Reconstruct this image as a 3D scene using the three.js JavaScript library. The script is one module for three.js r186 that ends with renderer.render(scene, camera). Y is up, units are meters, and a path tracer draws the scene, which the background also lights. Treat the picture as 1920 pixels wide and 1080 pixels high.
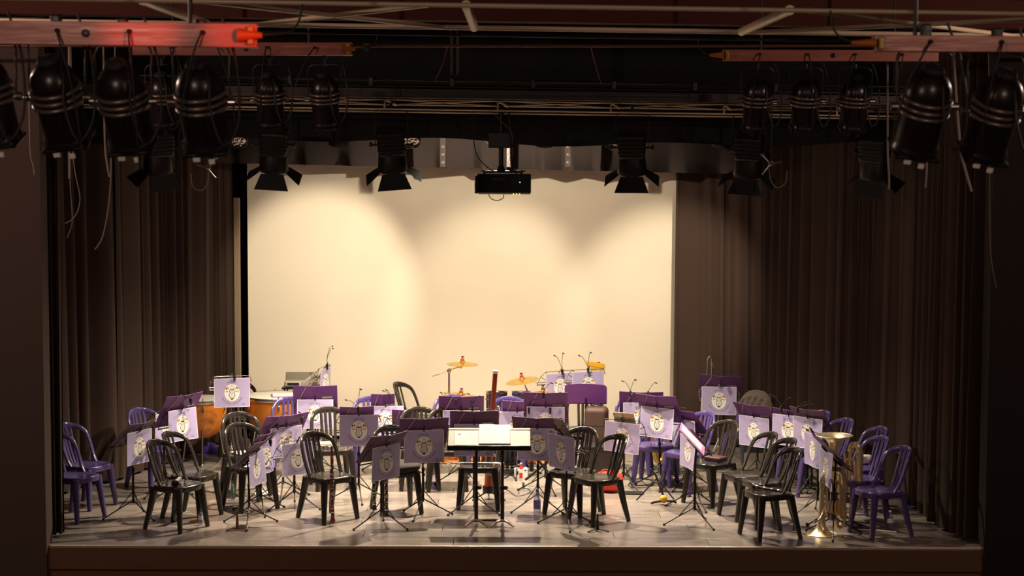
import * as THREE from 'three';
import { mergeGeometries, toCreasedNormals } from 'three/addons/utils/BufferGeometryUtils.js';
import { RoundedBoxGeometry } from 'three/addons/geometries/RoundedBoxGeometry.js';

// ---------------------------------------------------------------- camera, lights, exposure
const scene = new THREE.Scene();
scene.background = new THREE.Color(0x000000);
const FOCAL = 3500, EYE_Y = 3.8, EYE_Z = 17.2;
const camera = new THREE.PerspectiveCamera(2 * Math.atan(540 / FOCAL) * 180 / Math.PI, 1920 / 1080, 0.1, 80);
camera.position.set(0, EYE_Y, EYE_Z);
camera.rotation.set(-Math.atan(282 / FOCAL), 0, 0.003, 'YXZ');
camera.focus = 18.6; camera.userData.fStop = 3.2;
camera.updateMatrixWorld(true);
const renderer = new THREE.WebGLRenderer();
renderer.toneMapping = THREE.LinearToneMapping;
renderer.toneMappingExposure = 1.0;
renderer.shadowMap.enabled = true;

const WARM = [1, 0.84, 0.64];
const lampSpecs = {
  // fresnels: x, aim x, aim z, cone half angle, intensity
  fresnel: [[-2.3, -2.3, -2.4, 46, 60], [-1.17, -1.1, -2.7, 44, 26], [1.15, 1.1, -2.7, 44, 26], [2.27, 2.0, -1.6, 40, 58]],
  // rear row behind the black border: x, aim x, aim y, half angle, intensity, softness of the edge
  rear: [[-2.95, -3.3, 0.0, 22, 0, 1], [-1.87, -2.42, 1.95, 23, 30, 0.35], [-1.87, -2.3, -0.4, 42, 10, 1], [-1.1, -1.3, -0.4, 34, 0, 1], [-0.12, -0.45, 0, 70, 128, 1, -2.3], [-0.12, -0.12, 2.2, 66, 16, 0.5],
    [0.35, -0.24, 1.8, 22.5, 22, 0.5], [0.35, 0, -0.4, 42, 6, 1], [1.1, 1.2, -0.4, 34, 0, 1], [2.27, 1.92, 1.72, 22.5, 30, 0.45], [2.27, 1.3, -0.4, 36, 9, 1]],
};
function spot(p, aim, deg, power, pen, soft, color = WARM) {
  const l = new THREE.SpotLight(new THREE.Color().setRGB(...color), power, 0, deg * Math.PI / 180, pen, 2);
  l.name = 'stage_lamp_beam'; l.position.set(...p); l.target.position.set(...aim);
  l.castShadow = true; l.shadow.radius = soft; scene.add(l, l.target);
  return l;
}
for (const [x, ax, az, deg, power] of lampSpecs.fresnel) spot([x, 3.3, -2.1], [ax, 0, az], deg, power, 1, 3);
for (const [x, ax, ay, deg, power, pen, az] of lampSpecs.rear) if (power) spot([x, 3.7, -3.1], [ax, ay, az ?? -6.1], deg, power, pen, deg === 66 ? 0.6 : 1.5);
const houseLamps = [[-5.6, 4.9, 4.2, 18, 'left side of the hall nearest the stage'], [-3.1, 4.9, 13.4, 16, 'left side of the hall nearer the balcony'], [3.1, 4.9, 13.4, 12, 'right side of the hall nearer the balcony'], [5.6, 4.9, 4.2, 12, 'right side of the hall nearest the stage']];
for (const [x, y, z, power] of houseLamps) {
  const l = new THREE.PointLight(new THREE.Color().setRGB(1, 0.74, 0.6), power, 0, 2);
  l.name = 'house_lamp_glow'; l.position.set(x, y, z); l.castShadow = true; l.shadow.radius = 3; scene.add(l);
}
for (const ax of [-1.36, -1.84]) spot([0.3, 4.46, 10.8], [ax, 4.335, 7.9], 3.3, 46, 0.7, 2, [1, 0.05, 0.025]);  // unseen red lamp, added and aimed to redden the near left bar

// ---------------------------------------------------------------- picking points: a pixel of the 1920 x 1080 frame on a plane of the stage
const rayOf = (px, py) => new THREE.Vector3((px - 960) / FOCAL, (540 - py) / FOCAL, -1).applyQuaternion(camera.quaternion);
const onPlane = (px, py, z) => { const r = rayOf(px, py); return r.multiplyScalar((z - EYE_Z) / r.z).add(camera.position); };
const onFloor = (px, py, y = 0) => { const r = rayOf(px, py); return r.multiplyScalar((y - EYE_Y) / r.y).add(camera.position); };

// ---------------------------------------------------------------- small tools
let seed = 7;
const rnd = () => { seed = (seed * 1664525 + 1013904223) >>> 0; return seed / 4294967296; };
const rr = (a, b) => a + (b - a) * rnd();
const V = (x, y, z) => new THREE.Vector3(x, y, z);
const rad = (d) => d * Math.PI / 180;
function noiseTexture(size, fn, repeat = 1, srgb = false) {
  const d = new Uint8Array(size * size * 4);
  for (let y = 0; y < size; y++) for (let x = 0; x < size; x++) {
    const c = fn(x / size, y / size), k = (y * size + x) * 4;
    for (let j = 0; j < 3; j++) d[k + j] = Math.max(0, Math.min(255, (Array.isArray(c) ? c[j] : c) * 255));
    d[k + 3] = 255;
  }
  const t = new THREE.DataTexture(d, size, size); t.wrapS = t.wrapT = THREE.RepeatWrapping; t.magFilter = THREE.LinearFilter;
  t.repeat.set(repeat, repeat); if (srgb) t.colorSpace = THREE.SRGBColorSpace; t.needsUpdate = true;
  return t;
}
const hash = (i, j, s = 0) => { let h = (i * 374761393 + j * 668265263 + s * 974711) | 0; h = Math.imul(h ^ (h >>> 13), 1274126177); return ((h ^ (h >>> 16)) >>> 0) / 4294967296; };
function vnoise(u, v, n, s = 0, m = n) {
  const x = u * n, y = v * m, i = Math.floor(x), j = Math.floor(y), f = x - i, g = y - j, q = f * f * (3 - 2 * f), w = g * g * (3 - 2 * g);
  const at = (a, b) => hash(((a % n) + n) % n, ((b % m) + m) % m, s);
  return (at(i, j) * (1 - q) + at(i + 1, j) * q) * (1 - w) + (at(i, j + 1) * (1 - q) + at(i + 1, j + 1) * q) * w;
}
const speckle = noiseTexture(128, (u, v) => 0.35 + 0.4 * vnoise(u, v, 64, 1) + 0.25 * vnoise(u, v, 16, 2), 3);
const smudge = noiseTexture(256, (u, v) => 0.55 + 0.3 * vnoise(u, v, 6, 3) + 0.25 * vnoise(u, v, 24, 4), 1);
const weave = noiseTexture(64, (u, v) => 0.5 + 0.25 * Math.sin(u * 64 * Math.PI) * Math.sin(v * 64 * Math.PI) + 0.2 * vnoise(u, v, 16, 5), 12);
const boardGrain = noiseTexture(512, (u, v) => {
  const g = 0.78 + 0.07 * vnoise(u, v, 4, 6, 64) + 0.06 * vnoise(u, v, 12, 7, 160) + 0.1 * vnoise(u, v, 7, 31, 9) - 0.13 * Math.max(0, vnoise(u, v, 10, 8, 14) - 0.6) * 2.4;
  const scuff = vnoise(u, v, 90, 9, 40) > 0.93 ? 0.16 : 0;
  return [g + scuff, g * 0.965 + scuff, g * 0.93 + scuff];
}, 1, true);

const std = (color, roughness = 0.6, metalness = 0, more = {}) => new THREE.MeshStandardMaterial({ color: new THREE.Color().setRGB(...color), roughness, metalness, ...more });
const M = {
  blackPlastic: std([0.028, 0.023, 0.018], 0.2, 0, { bumpMap: speckle, bumpScale: 0.0004 }),
  purplePlastic: std([0.078, 0.052, 0.18], 0.22, 0, { bumpMap: speckle, bumpScale: 0.0004 }),
  blackMetal: std([0.014, 0.012, 0.011], 0.42, 0.3, { roughnessMap: smudge }),
  darkMetal: std([0.02, 0.016, 0.014], 0.5, 0.4, { roughnessMap: smudge }),
  silver: std([0.62, 0.6, 0.56], 0.26, 1, { roughnessMap: smudge }),
  chrome: std([0.75, 0.73, 0.7], 0.12, 1, { roughnessMap: smudge }),
  brass: std([0.88, 0.58, 0.18], 0.38, 0.78, { roughnessMap: smudge }),
  silverBrass: std([0.9, 0.74, 0.45], 0.38, 0.78, { roughnessMap: smudge }),
  cymbal: std([0.72, 0.5, 0.12], 0.3, 0.9, { roughnessMap: smudge }),
  copper: new THREE.MeshPhysicalMaterial({ color: new THREE.Color().setRGB(0.72, 0.22, 0.016), roughness: 0.32, metalness: 0.2, clearcoat: 0.7, clearcoatRoughness: 0.12, bumpMap: speckle, bumpScale: 0.0002 }),
  drumSkin: std([0.8, 0.75, 0.66], 0.5, 0, { roughnessMap: smudge }),
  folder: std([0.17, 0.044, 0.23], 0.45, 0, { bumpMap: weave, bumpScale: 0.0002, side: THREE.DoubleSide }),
  folderShaded: std([0.13, 0.042, 0.13], 0.5, 0, { bumpMap: weave, bumpScale: 0.0002, side: THREE.DoubleSide }),  // same card as folder, with the shade of backlit ones put into its colour
  pinkCard: std([0.75, 0.3, 0.6], 0.6, 0, { bumpMap: speckle, bumpScale: 0.0002 }),
  paper: std([0.85, 0.84, 0.8], 0.75, 0, { bumpMap: speckle, bumpScale: 0.0002 }),
  beigeCard: std([0.5, 0.46, 0.37], 0.6, 0, { bumpMap: speckle, bumpScale: 0.0002 }),
  rubber: std([0.012, 0.011, 0.011], 0.8, 0, { bumpMap: speckle, bumpScale: 0.0005 }),
  cable: std([0.012, 0.01, 0.01], 0.6, 0, { bumpMap: speckle, bumpScale: 0.0003 }),
  paleCable: std([0.2, 0.15, 0.12], 0.6, 0, { bumpMap: speckle, bumpScale: 0.0003 }),
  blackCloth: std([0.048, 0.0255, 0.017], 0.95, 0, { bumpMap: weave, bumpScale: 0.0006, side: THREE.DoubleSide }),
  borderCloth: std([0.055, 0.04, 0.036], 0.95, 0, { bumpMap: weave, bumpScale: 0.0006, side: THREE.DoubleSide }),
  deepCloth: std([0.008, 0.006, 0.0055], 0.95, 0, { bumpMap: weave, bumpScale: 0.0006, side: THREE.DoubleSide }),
  screenCloth: std([0.85, 0.765, 0.6], 0.9, 0, { bumpMap: weave, bumpScale: 0.0003, side: THREE.DoubleSide }),
  jacket: std([0.16, 0.12, 0.085], 0.85, 0, { bumpMap: weave, bumpScale: 0.001 }),
  darkJacket: std([0.03, 0.024, 0.024], 0.9, 0, { bumpMap: weave, bumpScale: 0.001 }),
  blueCloth: std([0.14, 0.09, 0.75], 0.85, 0, { bumpMap: weave, bumpScale: 0.001 }),
  redCloth: std([0.55, 0.035, 0.012], 0.75, 0, { bumpMap: weave, bumpScale: 0.0008 }),
  whiteCloth: std([0.75, 0.7, 0.58], 0.9, 0, { bumpMap: weave, bumpScale: 0.001 }),
  redWood: std([0.3, 0.055, 0.015], 0.28, 0, { roughnessMap: smudge }),
  clarinetWood: std([0.15, 0.034, 0.014], 0.3, 0, { roughnessMap: smudge }),
  blackWood: std([0.02, 0.014, 0.012], 0.3, 0, { roughnessMap: smudge }),
  ivory: std([0.85, 0.8, 0.7], 0.4, 0, { roughnessMap: smudge }),
  beam: std([0.36, 0.12, 0.085], 0.5, 0.1, { roughnessMap: smudge }),
  yellow: std([0.8, 0.42, 0.02], 0.5, 0, { roughnessMap: smudge }),
  plugYellow: std([0.42, 0.24, 0.02], 0.5, 0, { roughnessMap: smudge }),
  orange: std([0.4, 0.1, 0.012], 0.5, 0, { roughnessMap: smudge }),
  red: std([0.7, 0.03, 0.02], 0.5, 0, { roughnessMap: smudge }),
  green: std([0.05, 0.3, 0.12], 0.5, 0, { roughnessMap: smudge }),
  canRing: std([0.2, 0.15, 0.13], 0.4, 0.6, { roughnessMap: smudge }),
  canPaint: std([0.013, 0.007, 0.008], 0.36, 0.1, { roughnessMap: smudge }),
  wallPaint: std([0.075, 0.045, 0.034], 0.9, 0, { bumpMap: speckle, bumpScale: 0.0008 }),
  stagePaint: std([0.13, 0.058, 0.027], 0.75, 0, { bumpMap: speckle, bumpScale: 0.0006, roughnessMap: smudge }),
  ceilingPaint: std([0.075, 0.014, 0.007], 0.9, 0, { bumpMap: speckle, bumpScale: 0.0008 }),
  trussTube: std([0.75, 0.58, 0.4], 0.5, 0.15, { roughnessMap: smudge }),
  carpetFloor: std([0.03, 0.02, 0.016], 0.95, 0, { bumpMap: weave, bumpScale: 0.001 }),
  metalEdge: std([0.6, 0.5, 0.38], 0.4, 0.6, { roughnessMap: smudge }),
  lensOff: std([0.05, 0.045, 0.04], 0.15, 0, { roughnessMap: smudge }),
  glass: new THREE.MeshPhysicalMaterial({ color: 0xdcdcf0, transmission: 0.85, thickness: 0, roughness: 0.12, ior: 1.45, bumpMap: speckle, bumpScale: 0.0002 }),
  tablet: std([0.3, 0.24, 0.15], 0.35, 0.2, { roughnessMap: smudge }),
};
const glow = (color, k) => new THREE.MeshStandardMaterial({ color: 0x111111, emissive: new THREE.Color().setRGB(...color), emissiveIntensity: k, roughness: 0.4, bumpMap: speckle, bumpScale: 0.0003 });
M.lampGlow = glow([1, 0.86, 0.66], 1.2); M.fresnelGlow = glow([1, 0.86, 0.66], 0.4); M.lampDim = glow([1, 0.8, 0.7], 0.7);
M.blueLed = glow([0.2, 0.35, 1], 3); M.amberLed = glow([1, 0.75, 0.05], 1.5); M.redLed = glow([1, 0.08, 0.03], 0.5);

const used = new Map();
function numbered(name) { const n = used.get(name) || 0; used.set(name, n + 1); return n ? name + '_' + String(n).padStart(3, '0') : name; }
function shade(o) { o.castShadow = true; o.receiveShadow = true; return o; }
function tag(o, label, category, group) { o.userData = { label, category }; if (group) o.userData.group = group; return o; }
function thing(name, label, category, p = [0, 0, 0], turn = 0, group) {
  const o = new THREE.Group(); o.name = numbered(name); o.position.set(...(p.isVector3 ? p.toArray() : p)); o.rotation.y = rad(turn);
  scene.add(o); return tag(o, label, category, group);
}
function clean(g) {
  g = g.index ? g.toNonIndexed() : g;
  for (const k of Object.keys(g.attributes)) if (!['position', 'normal', 'uv'].includes(k)) g.deleteAttribute(k);
  if (!g.attributes.normal) g.computeVertexNormals();
  if (!g.attributes.uv) { const p = g.attributes.position, uv = new Float32Array(p.count * 2); for (let i = 0; i < p.count; i++) { uv[2 * i] = p.getX(i) + p.getZ(i) * 0.7; uv[2 * i + 1] = p.getY(i) + p.getZ(i) * 0.3; } g.setAttribute('uv', new THREE.BufferAttribute(uv, 2)); }
  return g;
}
const join = (gs) => Array.isArray(gs) ? (gs.length === 1 ? gs[0] : mergeGeometries(gs.map(clean))) : gs;
function part(name, gs, mat, parent) { const m = shade(new THREE.Mesh(join(gs), mat)); m.name = parent && parent !== scene ? name : numbered(name); (parent || scene).add(m); return m; }
function struct(name, gs, mat) { const m = part(name, gs, mat, scene); m.userData.kind = 'structure'; return m; }
const box = (w, h, d, x = 0, y = 0, z = 0) => new THREE.BoxGeometry(w, h, d).translate(x, y, z);
const rbox = (w, h, d, r, x = 0, y = 0, z = 0, seg = 2) => new RoundedBoxGeometry(w, h, d, seg, r).translate(x, y, z);
const lathe = (pts, seg = 24) => new THREE.LatheGeometry(pts.map(([r, y]) => new THREE.Vector2(r, y)), seg);
function rod(a, b, r, r2 = r, seg = 8) {
  const A = a.isVector3 ? a : V(...a), B = b.isVector3 ? b : V(...b), d = B.clone().sub(A), g = new THREE.CylinderGeometry(r2, r, d.length(), seg);
  g.applyQuaternion(new THREE.Quaternion().setFromUnitVectors(V(0, 1, 0), d.clone().normalize())); return g.translate((A.x + B.x) / 2, (A.y + B.y) / 2, (A.z + B.z) / 2);
}
const tube = (pts, r, n = 20, seg = 6, closed = false) => new THREE.TubeGeometry(new THREE.CatmullRomCurve3(pts.map((p) => p.isVector3 ? p : V(...p)), closed), n, r, seg, closed);
const ball = (r, x = 0, y = 0, z = 0, s = 14) => new THREE.SphereGeometry(r, s, Math.ceil(s * 0.7)).translate(x, y, z);
// a strip of rectangular section along points; wide(t) and thick(t) give the section, side(t) its broad direction
function strip(pts, n, wide, thick, side) {
  const c = new THREE.CatmullRomCurve3(pts.map((p) => V(...p))), pos = [], idx = [];
  for (let i = 0; i <= n; i++) {
    const t = i / n, p = c.getPoint(t), tan = c.getTangent(t), s = side(t, tan).clone(); s.addScaledVector(tan, -s.dot(tan)).normalize();
    const q = tan.clone().cross(s).normalize(), w = wide(t) / 2, h = thick(t) / 2, e = Math.min(w, h) * 0.5;
    for (const [a, b] of [[w, h - e], [w - e, h], [-w + e, h], [-w, h - e], [-w, -h + e], [-w + e, -h], [w - e, -h], [w, -h + e]]) { const k = p.clone().addScaledVector(s, a).addScaledVector(q, b); pos.push(k.x, k.y, k.z); }
  }
  for (let i = 0; i < n; i++) for (let k = 0; k < 8; k++) { const a = i * 8 + k, b = i * 8 + (k + 1) % 8; idx.push(a, b, a + 8, b, b + 8, a + 8); }
  for (const [o, f] of [[0, 1], [n * 8, 0]]) for (let k = 1; k < 7; k++) f ? idx.push(o, o + k + 1, o + k) : idx.push(o, o + k, o + k + 1);
  const g = new THREE.BufferGeometry(); g.setAttribute('position', new THREE.Float32BufferAttribute(pos, 3)); g.setIndex(idx);
  return clean(toCreasedNormals(g, 0.9));
}
function grid(nu, nv, fn, uvScale = [1, 1]) {
  const pos = [], uv = [], idx = [];
  for (let j = 0; j <= nv; j++) for (let i = 0; i <= nu; i++) { const p = fn(i / nu, j / nv); pos.push(p.x, p.y, p.z); uv.push(i / nu * uvScale[0], j / nv * uvScale[1]); }
  for (let j = 0; j < nv; j++) for (let i = 0; i < nu; i++) { const a = j * (nu + 1) + i, b = a + 1, c = a + nu + 1, d = c + 1; idx.push(a, b, c, b, d, c); }
  const g = new THREE.BufferGeometry(); g.setAttribute('position', new THREE.Float32BufferAttribute(pos, 3)); g.setAttribute('uv', new THREE.Float32BufferAttribute(uv, 2)); g.setIndex(idx); g.computeVertexNormals();
  return g;
}
function prism(outline, depth, bevel = 0) {   // outline in x, y, extruded along z and centred on it
  const s = new THREE.Shape(outline.map(([x, y]) => new THREE.Vector2(x, y)));
  return new THREE.ExtrudeGeometry(s, { depth, bevelEnabled: bevel > 0, bevelSize: bevel, bevelThickness: bevel, bevelSegments: 1 }).translate(0, 0, -depth / 2);
}
// ---------------------------------------------------------------- the setting
{
  const floor = new THREE.Group(); floor.name = 'floor'; floor.userData.kind = 'structure'; scene.add(floor);
  part('subfloor', box(10.4, 0.2, 6.9, 0, -0.125, -3.4), M.stagePaint, floor);
  const tones = [[0.33, 0.305, 0.285], [0.365, 0.335, 0.31], [0.29, 0.27, 0.255]].map((c) => std(c, 0.27, 0, { map: boardGrain, roughnessMap: smudge }));
  const made = new Map();
  for (let r = 0; r < 21; r++) {
    const z1 = -r * 0.32, depth = r === 20 ? 0.3 : 0.317;
    let x = -5.1 - (r % 2 ? 0.9 : 0.1) - rr(0, 0.6);
    while (x < 5.1) {
      const len = 2.4, a = Math.max(x, -5.1), b = Math.min(x + len, 5.1);
      if (b - a > 0.05) {
        const key = (b - a).toFixed(2) + depth + '_' + (r % 3);
        if (!made.has(key)) { const g = rbox(b - a - 0.004, 0.025, depth, 0.002, 0, 0, 0, 1), p = g.attributes.position, uv = g.attributes.uv; for (let i = 0; i < p.count; i++) uv.setXY(i, p.getX(i) / 1.6 + (r % 3) * 0.37, p.getZ(i) / 1.6 + (r % 3) * 0.23); made.set(key, g); }
        const m = part('plank', made.get(key), tones[Math.floor(rnd() * 3)], floor); m.position.set((a + b) / 2, -0.0125, z1 - 0.16);
      }
      x += len;
    }
  }
  struct('trim_1', [rbox(10.3, 0.03, 0.04, 0.008, 0, -0.016, 0.015)], M.metalEdge);
  const front = struct('stage_front', box(13.6, 1.3, 0.12, 0, -0.68, -0.03), M.stagePaint);
  front.userData.kind = 'structure';
  struct('floor_auditorium', box(14, 0.2, 24, 0, -1.42, 12), M.carpetFloor);
  struct('wall_left', box(0.2, 8.6, 24, -6.9, 2.8, 12), M.wallPaint);
  struct('wall_right', box(0.2, 8.6, 24, 6.9, 2.8, 12), M.wallPaint);
  struct('wall_rear', box(14, 8.6, 0.2, 0, 2.8, 24.1), M.wallPaint);
  struct('ceiling', box(14, 0.2, 31.4, 0, 7.1, 8.5), M.ceilingPaint);
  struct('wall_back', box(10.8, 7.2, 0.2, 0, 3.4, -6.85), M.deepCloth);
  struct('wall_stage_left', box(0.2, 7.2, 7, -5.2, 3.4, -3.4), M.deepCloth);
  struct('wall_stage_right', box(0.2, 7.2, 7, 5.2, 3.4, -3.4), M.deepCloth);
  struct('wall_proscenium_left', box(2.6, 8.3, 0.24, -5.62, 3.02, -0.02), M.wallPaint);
  struct('wall_proscenium_right', box(2.5, 8.3, 0.24, 5.65, 3.02, -0.02), std([0.012, 0.006, 0.005], 0.95, 0, { bumpMap: speckle, bumpScale: 0.0008 }));  // darker than the left side: shade put into the paint against the hall lamps
  struct('baseboard_back', box(10.2, 0.07, 0.02, 0, 0.035, -6.7), M.blackMetal);
}
// white cloth screen across the back of the stage
{
  const a = onPlane(463, 300, -6.1), b = onPlane(1265, 830, -6.1);
  tag(part('projection_screen', grid(40, 24, (u, v) => V(a.x + (b.x - a.x) * u, 0.05 + v * 4.35, -6.1 + 0.006 * Math.sin(u * 9) * (1 - v)), [6, 5]), M.screenCloth), 'tall cream white cloth screen filling the back of the stage, lit in three pools', 'screen');
}
// hanging cloth: path on the floor, folds across it
function cloth(name, label, category, path, y0, y1, o = {}) {
  const { folds = 8, amp = 0.05, mat = M.blackCloth, per = 40, rows = 14, flare = 0.5, s = 1 } = o;
  const c = new THREE.CatmullRomCurve3(path.map(([x, z]) => V(x, 0, z))), len = c.getLength(), nu = Math.ceil(folds * per);
  const g = grid(nu, rows, (u, v) => {
    const p = c.getPointAt(u), t = c.getTangentAt(u), n = V(-t.z, 0, t.x), k = u * folds;
    const w = 1 - v, ph = k + 0.42 * Math.sin(k * 0.83 + s) + 0.25 * w * Math.sin(k * 0.41 + 2 * s) + 0.12 * Math.sin(k * 2.1 + 3 * s);
    const wide = 0.55 + 0.45 * Math.sin(k * 0.61 + s * 1.3), ridge = Math.pow(Math.abs(Math.sin(Math.PI * ph)), 0.5 + 1.2 * wide);
    const fold = ridge - 0.5 + 0.22 * wide * Math.sin(5.3 * ph + s * 1.7 + 0.8 * w) * (0.4 + 0.6 * w);
    const fr = ph * 1.7 - Math.floor(ph * 1.7), thin = hash(Math.floor(ph * 1.7), Math.round(s * 10)) > 0.45 ? 0.5 * Math.exp(-(((fr - 0.5) / 0.09) ** 2)) : 0;
    const a = amp * (0.45 + flare * 0.7 * w + 0.5 * Math.sin(k * 0.57 + s * 2.3));
    p.addScaledVector(n, a * fold + 0.045 * thin * (0.5 + 0.5 * w)).addScaledVector(t, 0.3 * amp * w * Math.sin(1.9 * ph + s));
    p.y = y0 + (y1 - y0) * v + (o.hem ? o.hem(u) * (1 - v) : 0);
    return p;
  }, [len * 4, (y1 - y0) * 4]);
  return tag(part(name, g, mat), label, category, o.group);
}
cloth('stage_curtain', 'black front curtain bunched at the left edge of the stage opening', 'curtain', [[-4.62, -0.22], [-4.42, -0.3], [-4.24, -0.36]], 0.03, 5.6, { folds: 4, amp: 0.07, s: 3, flare: 1.2 });
cloth('stage_curtain', 'black side curtain behind the two purple chairs at far left', 'curtain', [[-4.95, -0.6], [-4.92, -1.6], [-4.75, -2.5], [-4.36, -3.3]], 0.03, 5.4, { folds: 10, amp: 0.09, s: 1, flare: 1 });
cloth('stage_curtain', 'black curtain left of the kettledrums, running diagonally to the back', 'curtain', [[-4.34, -3.2], [-4.1, -4.1], [-3.9, -4.7], [-3.62, -5.3]], 0.03, 5.2, { folds: 9, amp: 0.085, s: 2, flare: 0.8 });
cloth('stage_curtain', 'narrow black curtain beside the left edge of the white screen', 'curtain', [[-3.72, -5.55], [-3.6, -5.7], [-3.46, -5.84]], 0.03, 4.9, { folds: 4, amp: 0.06, s: 4 });
cloth('stage_curtain', 'black curtain beside the right edge of the white screen', 'curtain', [[2.03, -5.86], [2.5, -5.75], [3.2, -5.42]], 0.03, 4.9, { folds: 5, amp: 0.075, s: 5 });
cloth('stage_curtain', 'black curtain behind the quilted jacket chair on the right', 'curtain', [[3.1, -5.2], [3.36, -4.6], [3.62, -3.9], [3.9, -3.2]], 0.03, 5.2, { folds: 9, amp: 0.09, s: 6, flare: 0.8 });
cloth('stage_curtain', 'black side curtain with its hem piled on the floor at right', 'curtain', [[3.86, -3.3], [4.08, -2.5], [4.2, -1.6], [4.24, -0.9]], 0.03, 5.4, { folds: 8, amp: 0.1, s: 7, flare: 1.2 });
cloth('stage_curtain', 'black front curtain hanging at the right end of the stage edge', 'curtain', [[4.2, -0.95], [4.28, -0.5], [4.42, -0.2], [4.62, -0.12]], 0.03, 5.6, { folds: 7, amp: 0.08, s: 8, flare: 1.4 });
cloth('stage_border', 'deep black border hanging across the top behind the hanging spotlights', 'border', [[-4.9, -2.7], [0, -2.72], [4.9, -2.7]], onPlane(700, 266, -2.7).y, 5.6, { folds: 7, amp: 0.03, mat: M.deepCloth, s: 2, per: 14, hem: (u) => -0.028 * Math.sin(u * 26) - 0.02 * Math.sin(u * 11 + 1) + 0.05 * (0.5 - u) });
{ // rear border: deep saw-tooth pleats
  const y = onPlane(860, 316, -5.1).y, n = 240;
  const g = grid(n, 24, (u, v) => {
    const k = u * 15 + 0.4 * Math.sin(u * 15 * 0.7), f = k - Math.floor(k), saw = f < 0.74 ? f / 0.74 : (1 - f) / 0.26;
    return V(-3.6 + 6.6 * u, (y + (0.5 - u) * 0.12) * (1 - v) + 5.2 * v, -5.08 - 0.27 * (saw - 0.5) * Math.exp(-v * 11) - 0.02 * Math.sin(u * 70));
  }, [30, 6]);
  tag(part('stage_border', g, M.borderCloth), 'pleated grey brown border hanging in front of the top of the white screen', 'border');
}
tag(part('border_pipe', rod([-5.12, 5.2, -5.09], [5.12, 5.2, -5.09], 0.035), M.blackMetal), 'black pipe high at the back carrying the pleated border', 'pipe');
tag(part('column_speaker', [rbox(0.075, 2.4, 0.08, 0.01), rbox(0.02, 0.7, 0.03, 0.004, 0, -1.5, 0), rbox(0.2, 0.02, 0.2, 0.004, 0, -1.84, 0)], std([0.3, 0.22, 0.14], 0.7, 0, { bumpMap: speckle, bumpScale: 0.003 })), 'slim tan perforated column loudspeaker between left curtain and white screen', 'speaker').position.set(onPlane(446, 650, -5.95).x, 1.85, -5.95);
// ---------------------------------------------------------------- chairs: one builder, copies for every place
const CH = (() => {
  const outline = (th, a, b, n) => { const c = Math.cos(th), s = Math.sin(th); return [a * Math.sign(c) * Math.abs(c) ** (2 / n), b * Math.sign(s) * Math.abs(s) ** (2 / n)]; };
  const prof = [[0.001, 0.432], [0.5, 0.431], [0.85, 0.438], [0.97, 0.444], [1.03, 0.438], [1.05, 0.425], [1.05, 0.385], [1.0, 0.385], [0.97, 0.41], [0.001, 0.415]];
  const seat = grid(36, prof.length - 1, (u, v) => { const [k, y] = prof[Math.round((1 - v) * (prof.length - 1))], [x, z] = outline(u * 2 * Math.PI, 0.195, 0.19, 3.4); return V(x * k, y, z * k + 0.01); }, [1, 1]);
  const arch = [];
  const half = [[0.188, 0.425, -0.03], [0.197, 0.494, -0.075], [0.204, 0.587, -0.115], [0.202, 0.679, -0.152], [0.184, 0.752, -0.192], [0.14, 0.792, -0.245], [0.075, 0.809, -0.292], [0, 0.813, -0.308]];
  for (const p of half) arch.push(p);
  for (let i = half.length - 2; i >= 0; i--) arch.push([-half[i][0], half[i][1], half[i][2]]);
  const frame = [strip(arch, 56, (t) => 0.04 + 0.03 * Math.exp(-(((t - 0.5) / 0.13) ** 2)), () => 0.019, (t) => V((0.5 - t) * 2, 1 - 2 * Math.abs(t - 0.5), 0))];
  const slats = [-0.075, -0.025, 0.025, 0.075].map((x) => strip([[x, 0.8, -0.303 + x * x * 3], [x, 0.68, -0.27 + x * x * 3], [x * 0.92, 0.54, -0.222 + x * x * 2], [x * 0.85, 0.425, -0.168]], 10, () => 0.031, () => 0.012, () => V(1, 0, 0)));
  const leg = (sx, sz) => strip([[sx * 0.163, 0.425, sz > 0 ? 0.158 : -0.14], [sx * 0.186, 0.2, sz > 0 ? 0.182 : -0.185], [sx * 0.205, 0.004, sz > 0 ? 0.205 : -0.235]], 6, (t) => 0.074 - 0.03 * t, (t) => 0.062 - 0.024 * t, () => V(1, 0, 0));
  return { seat, frame: join(frame), slats, legs: [[1, 1], [-1, 1], [1, -1], [-1, -1]].map(([a, b]) => leg(a, b)) };
})();
function makeChair(mat) {
  const t = new THREE.Group();
  part('seat', CH.seat, mat, t); part('back_frame', CH.frame, mat, t);
  CH.slats.forEach((g) => part('slat', g, mat, t)); CH.legs.forEach((g) => part('leg', g, mat, t));
  return t;
}
const chairKind = { black: makeChair(M.blackPlastic), purple: makeChair(M.purplePlastic) };
const seatOf = {};
function chair(id, kind, px, py, turn, label) {
  const c = chairKind[kind].clone(); c.name = numbered('chair'); const p = onFloor(px, py);
  c.position.copy(p); c.rotation.y = rad(turn); scene.add(c);
  seatOf[id] = { p, turn };
  return tag(c, label, 'chair', kind === 'black' ? 'black slatted plastic chairs' : 'purple slatted plastic chairs');
}
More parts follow.
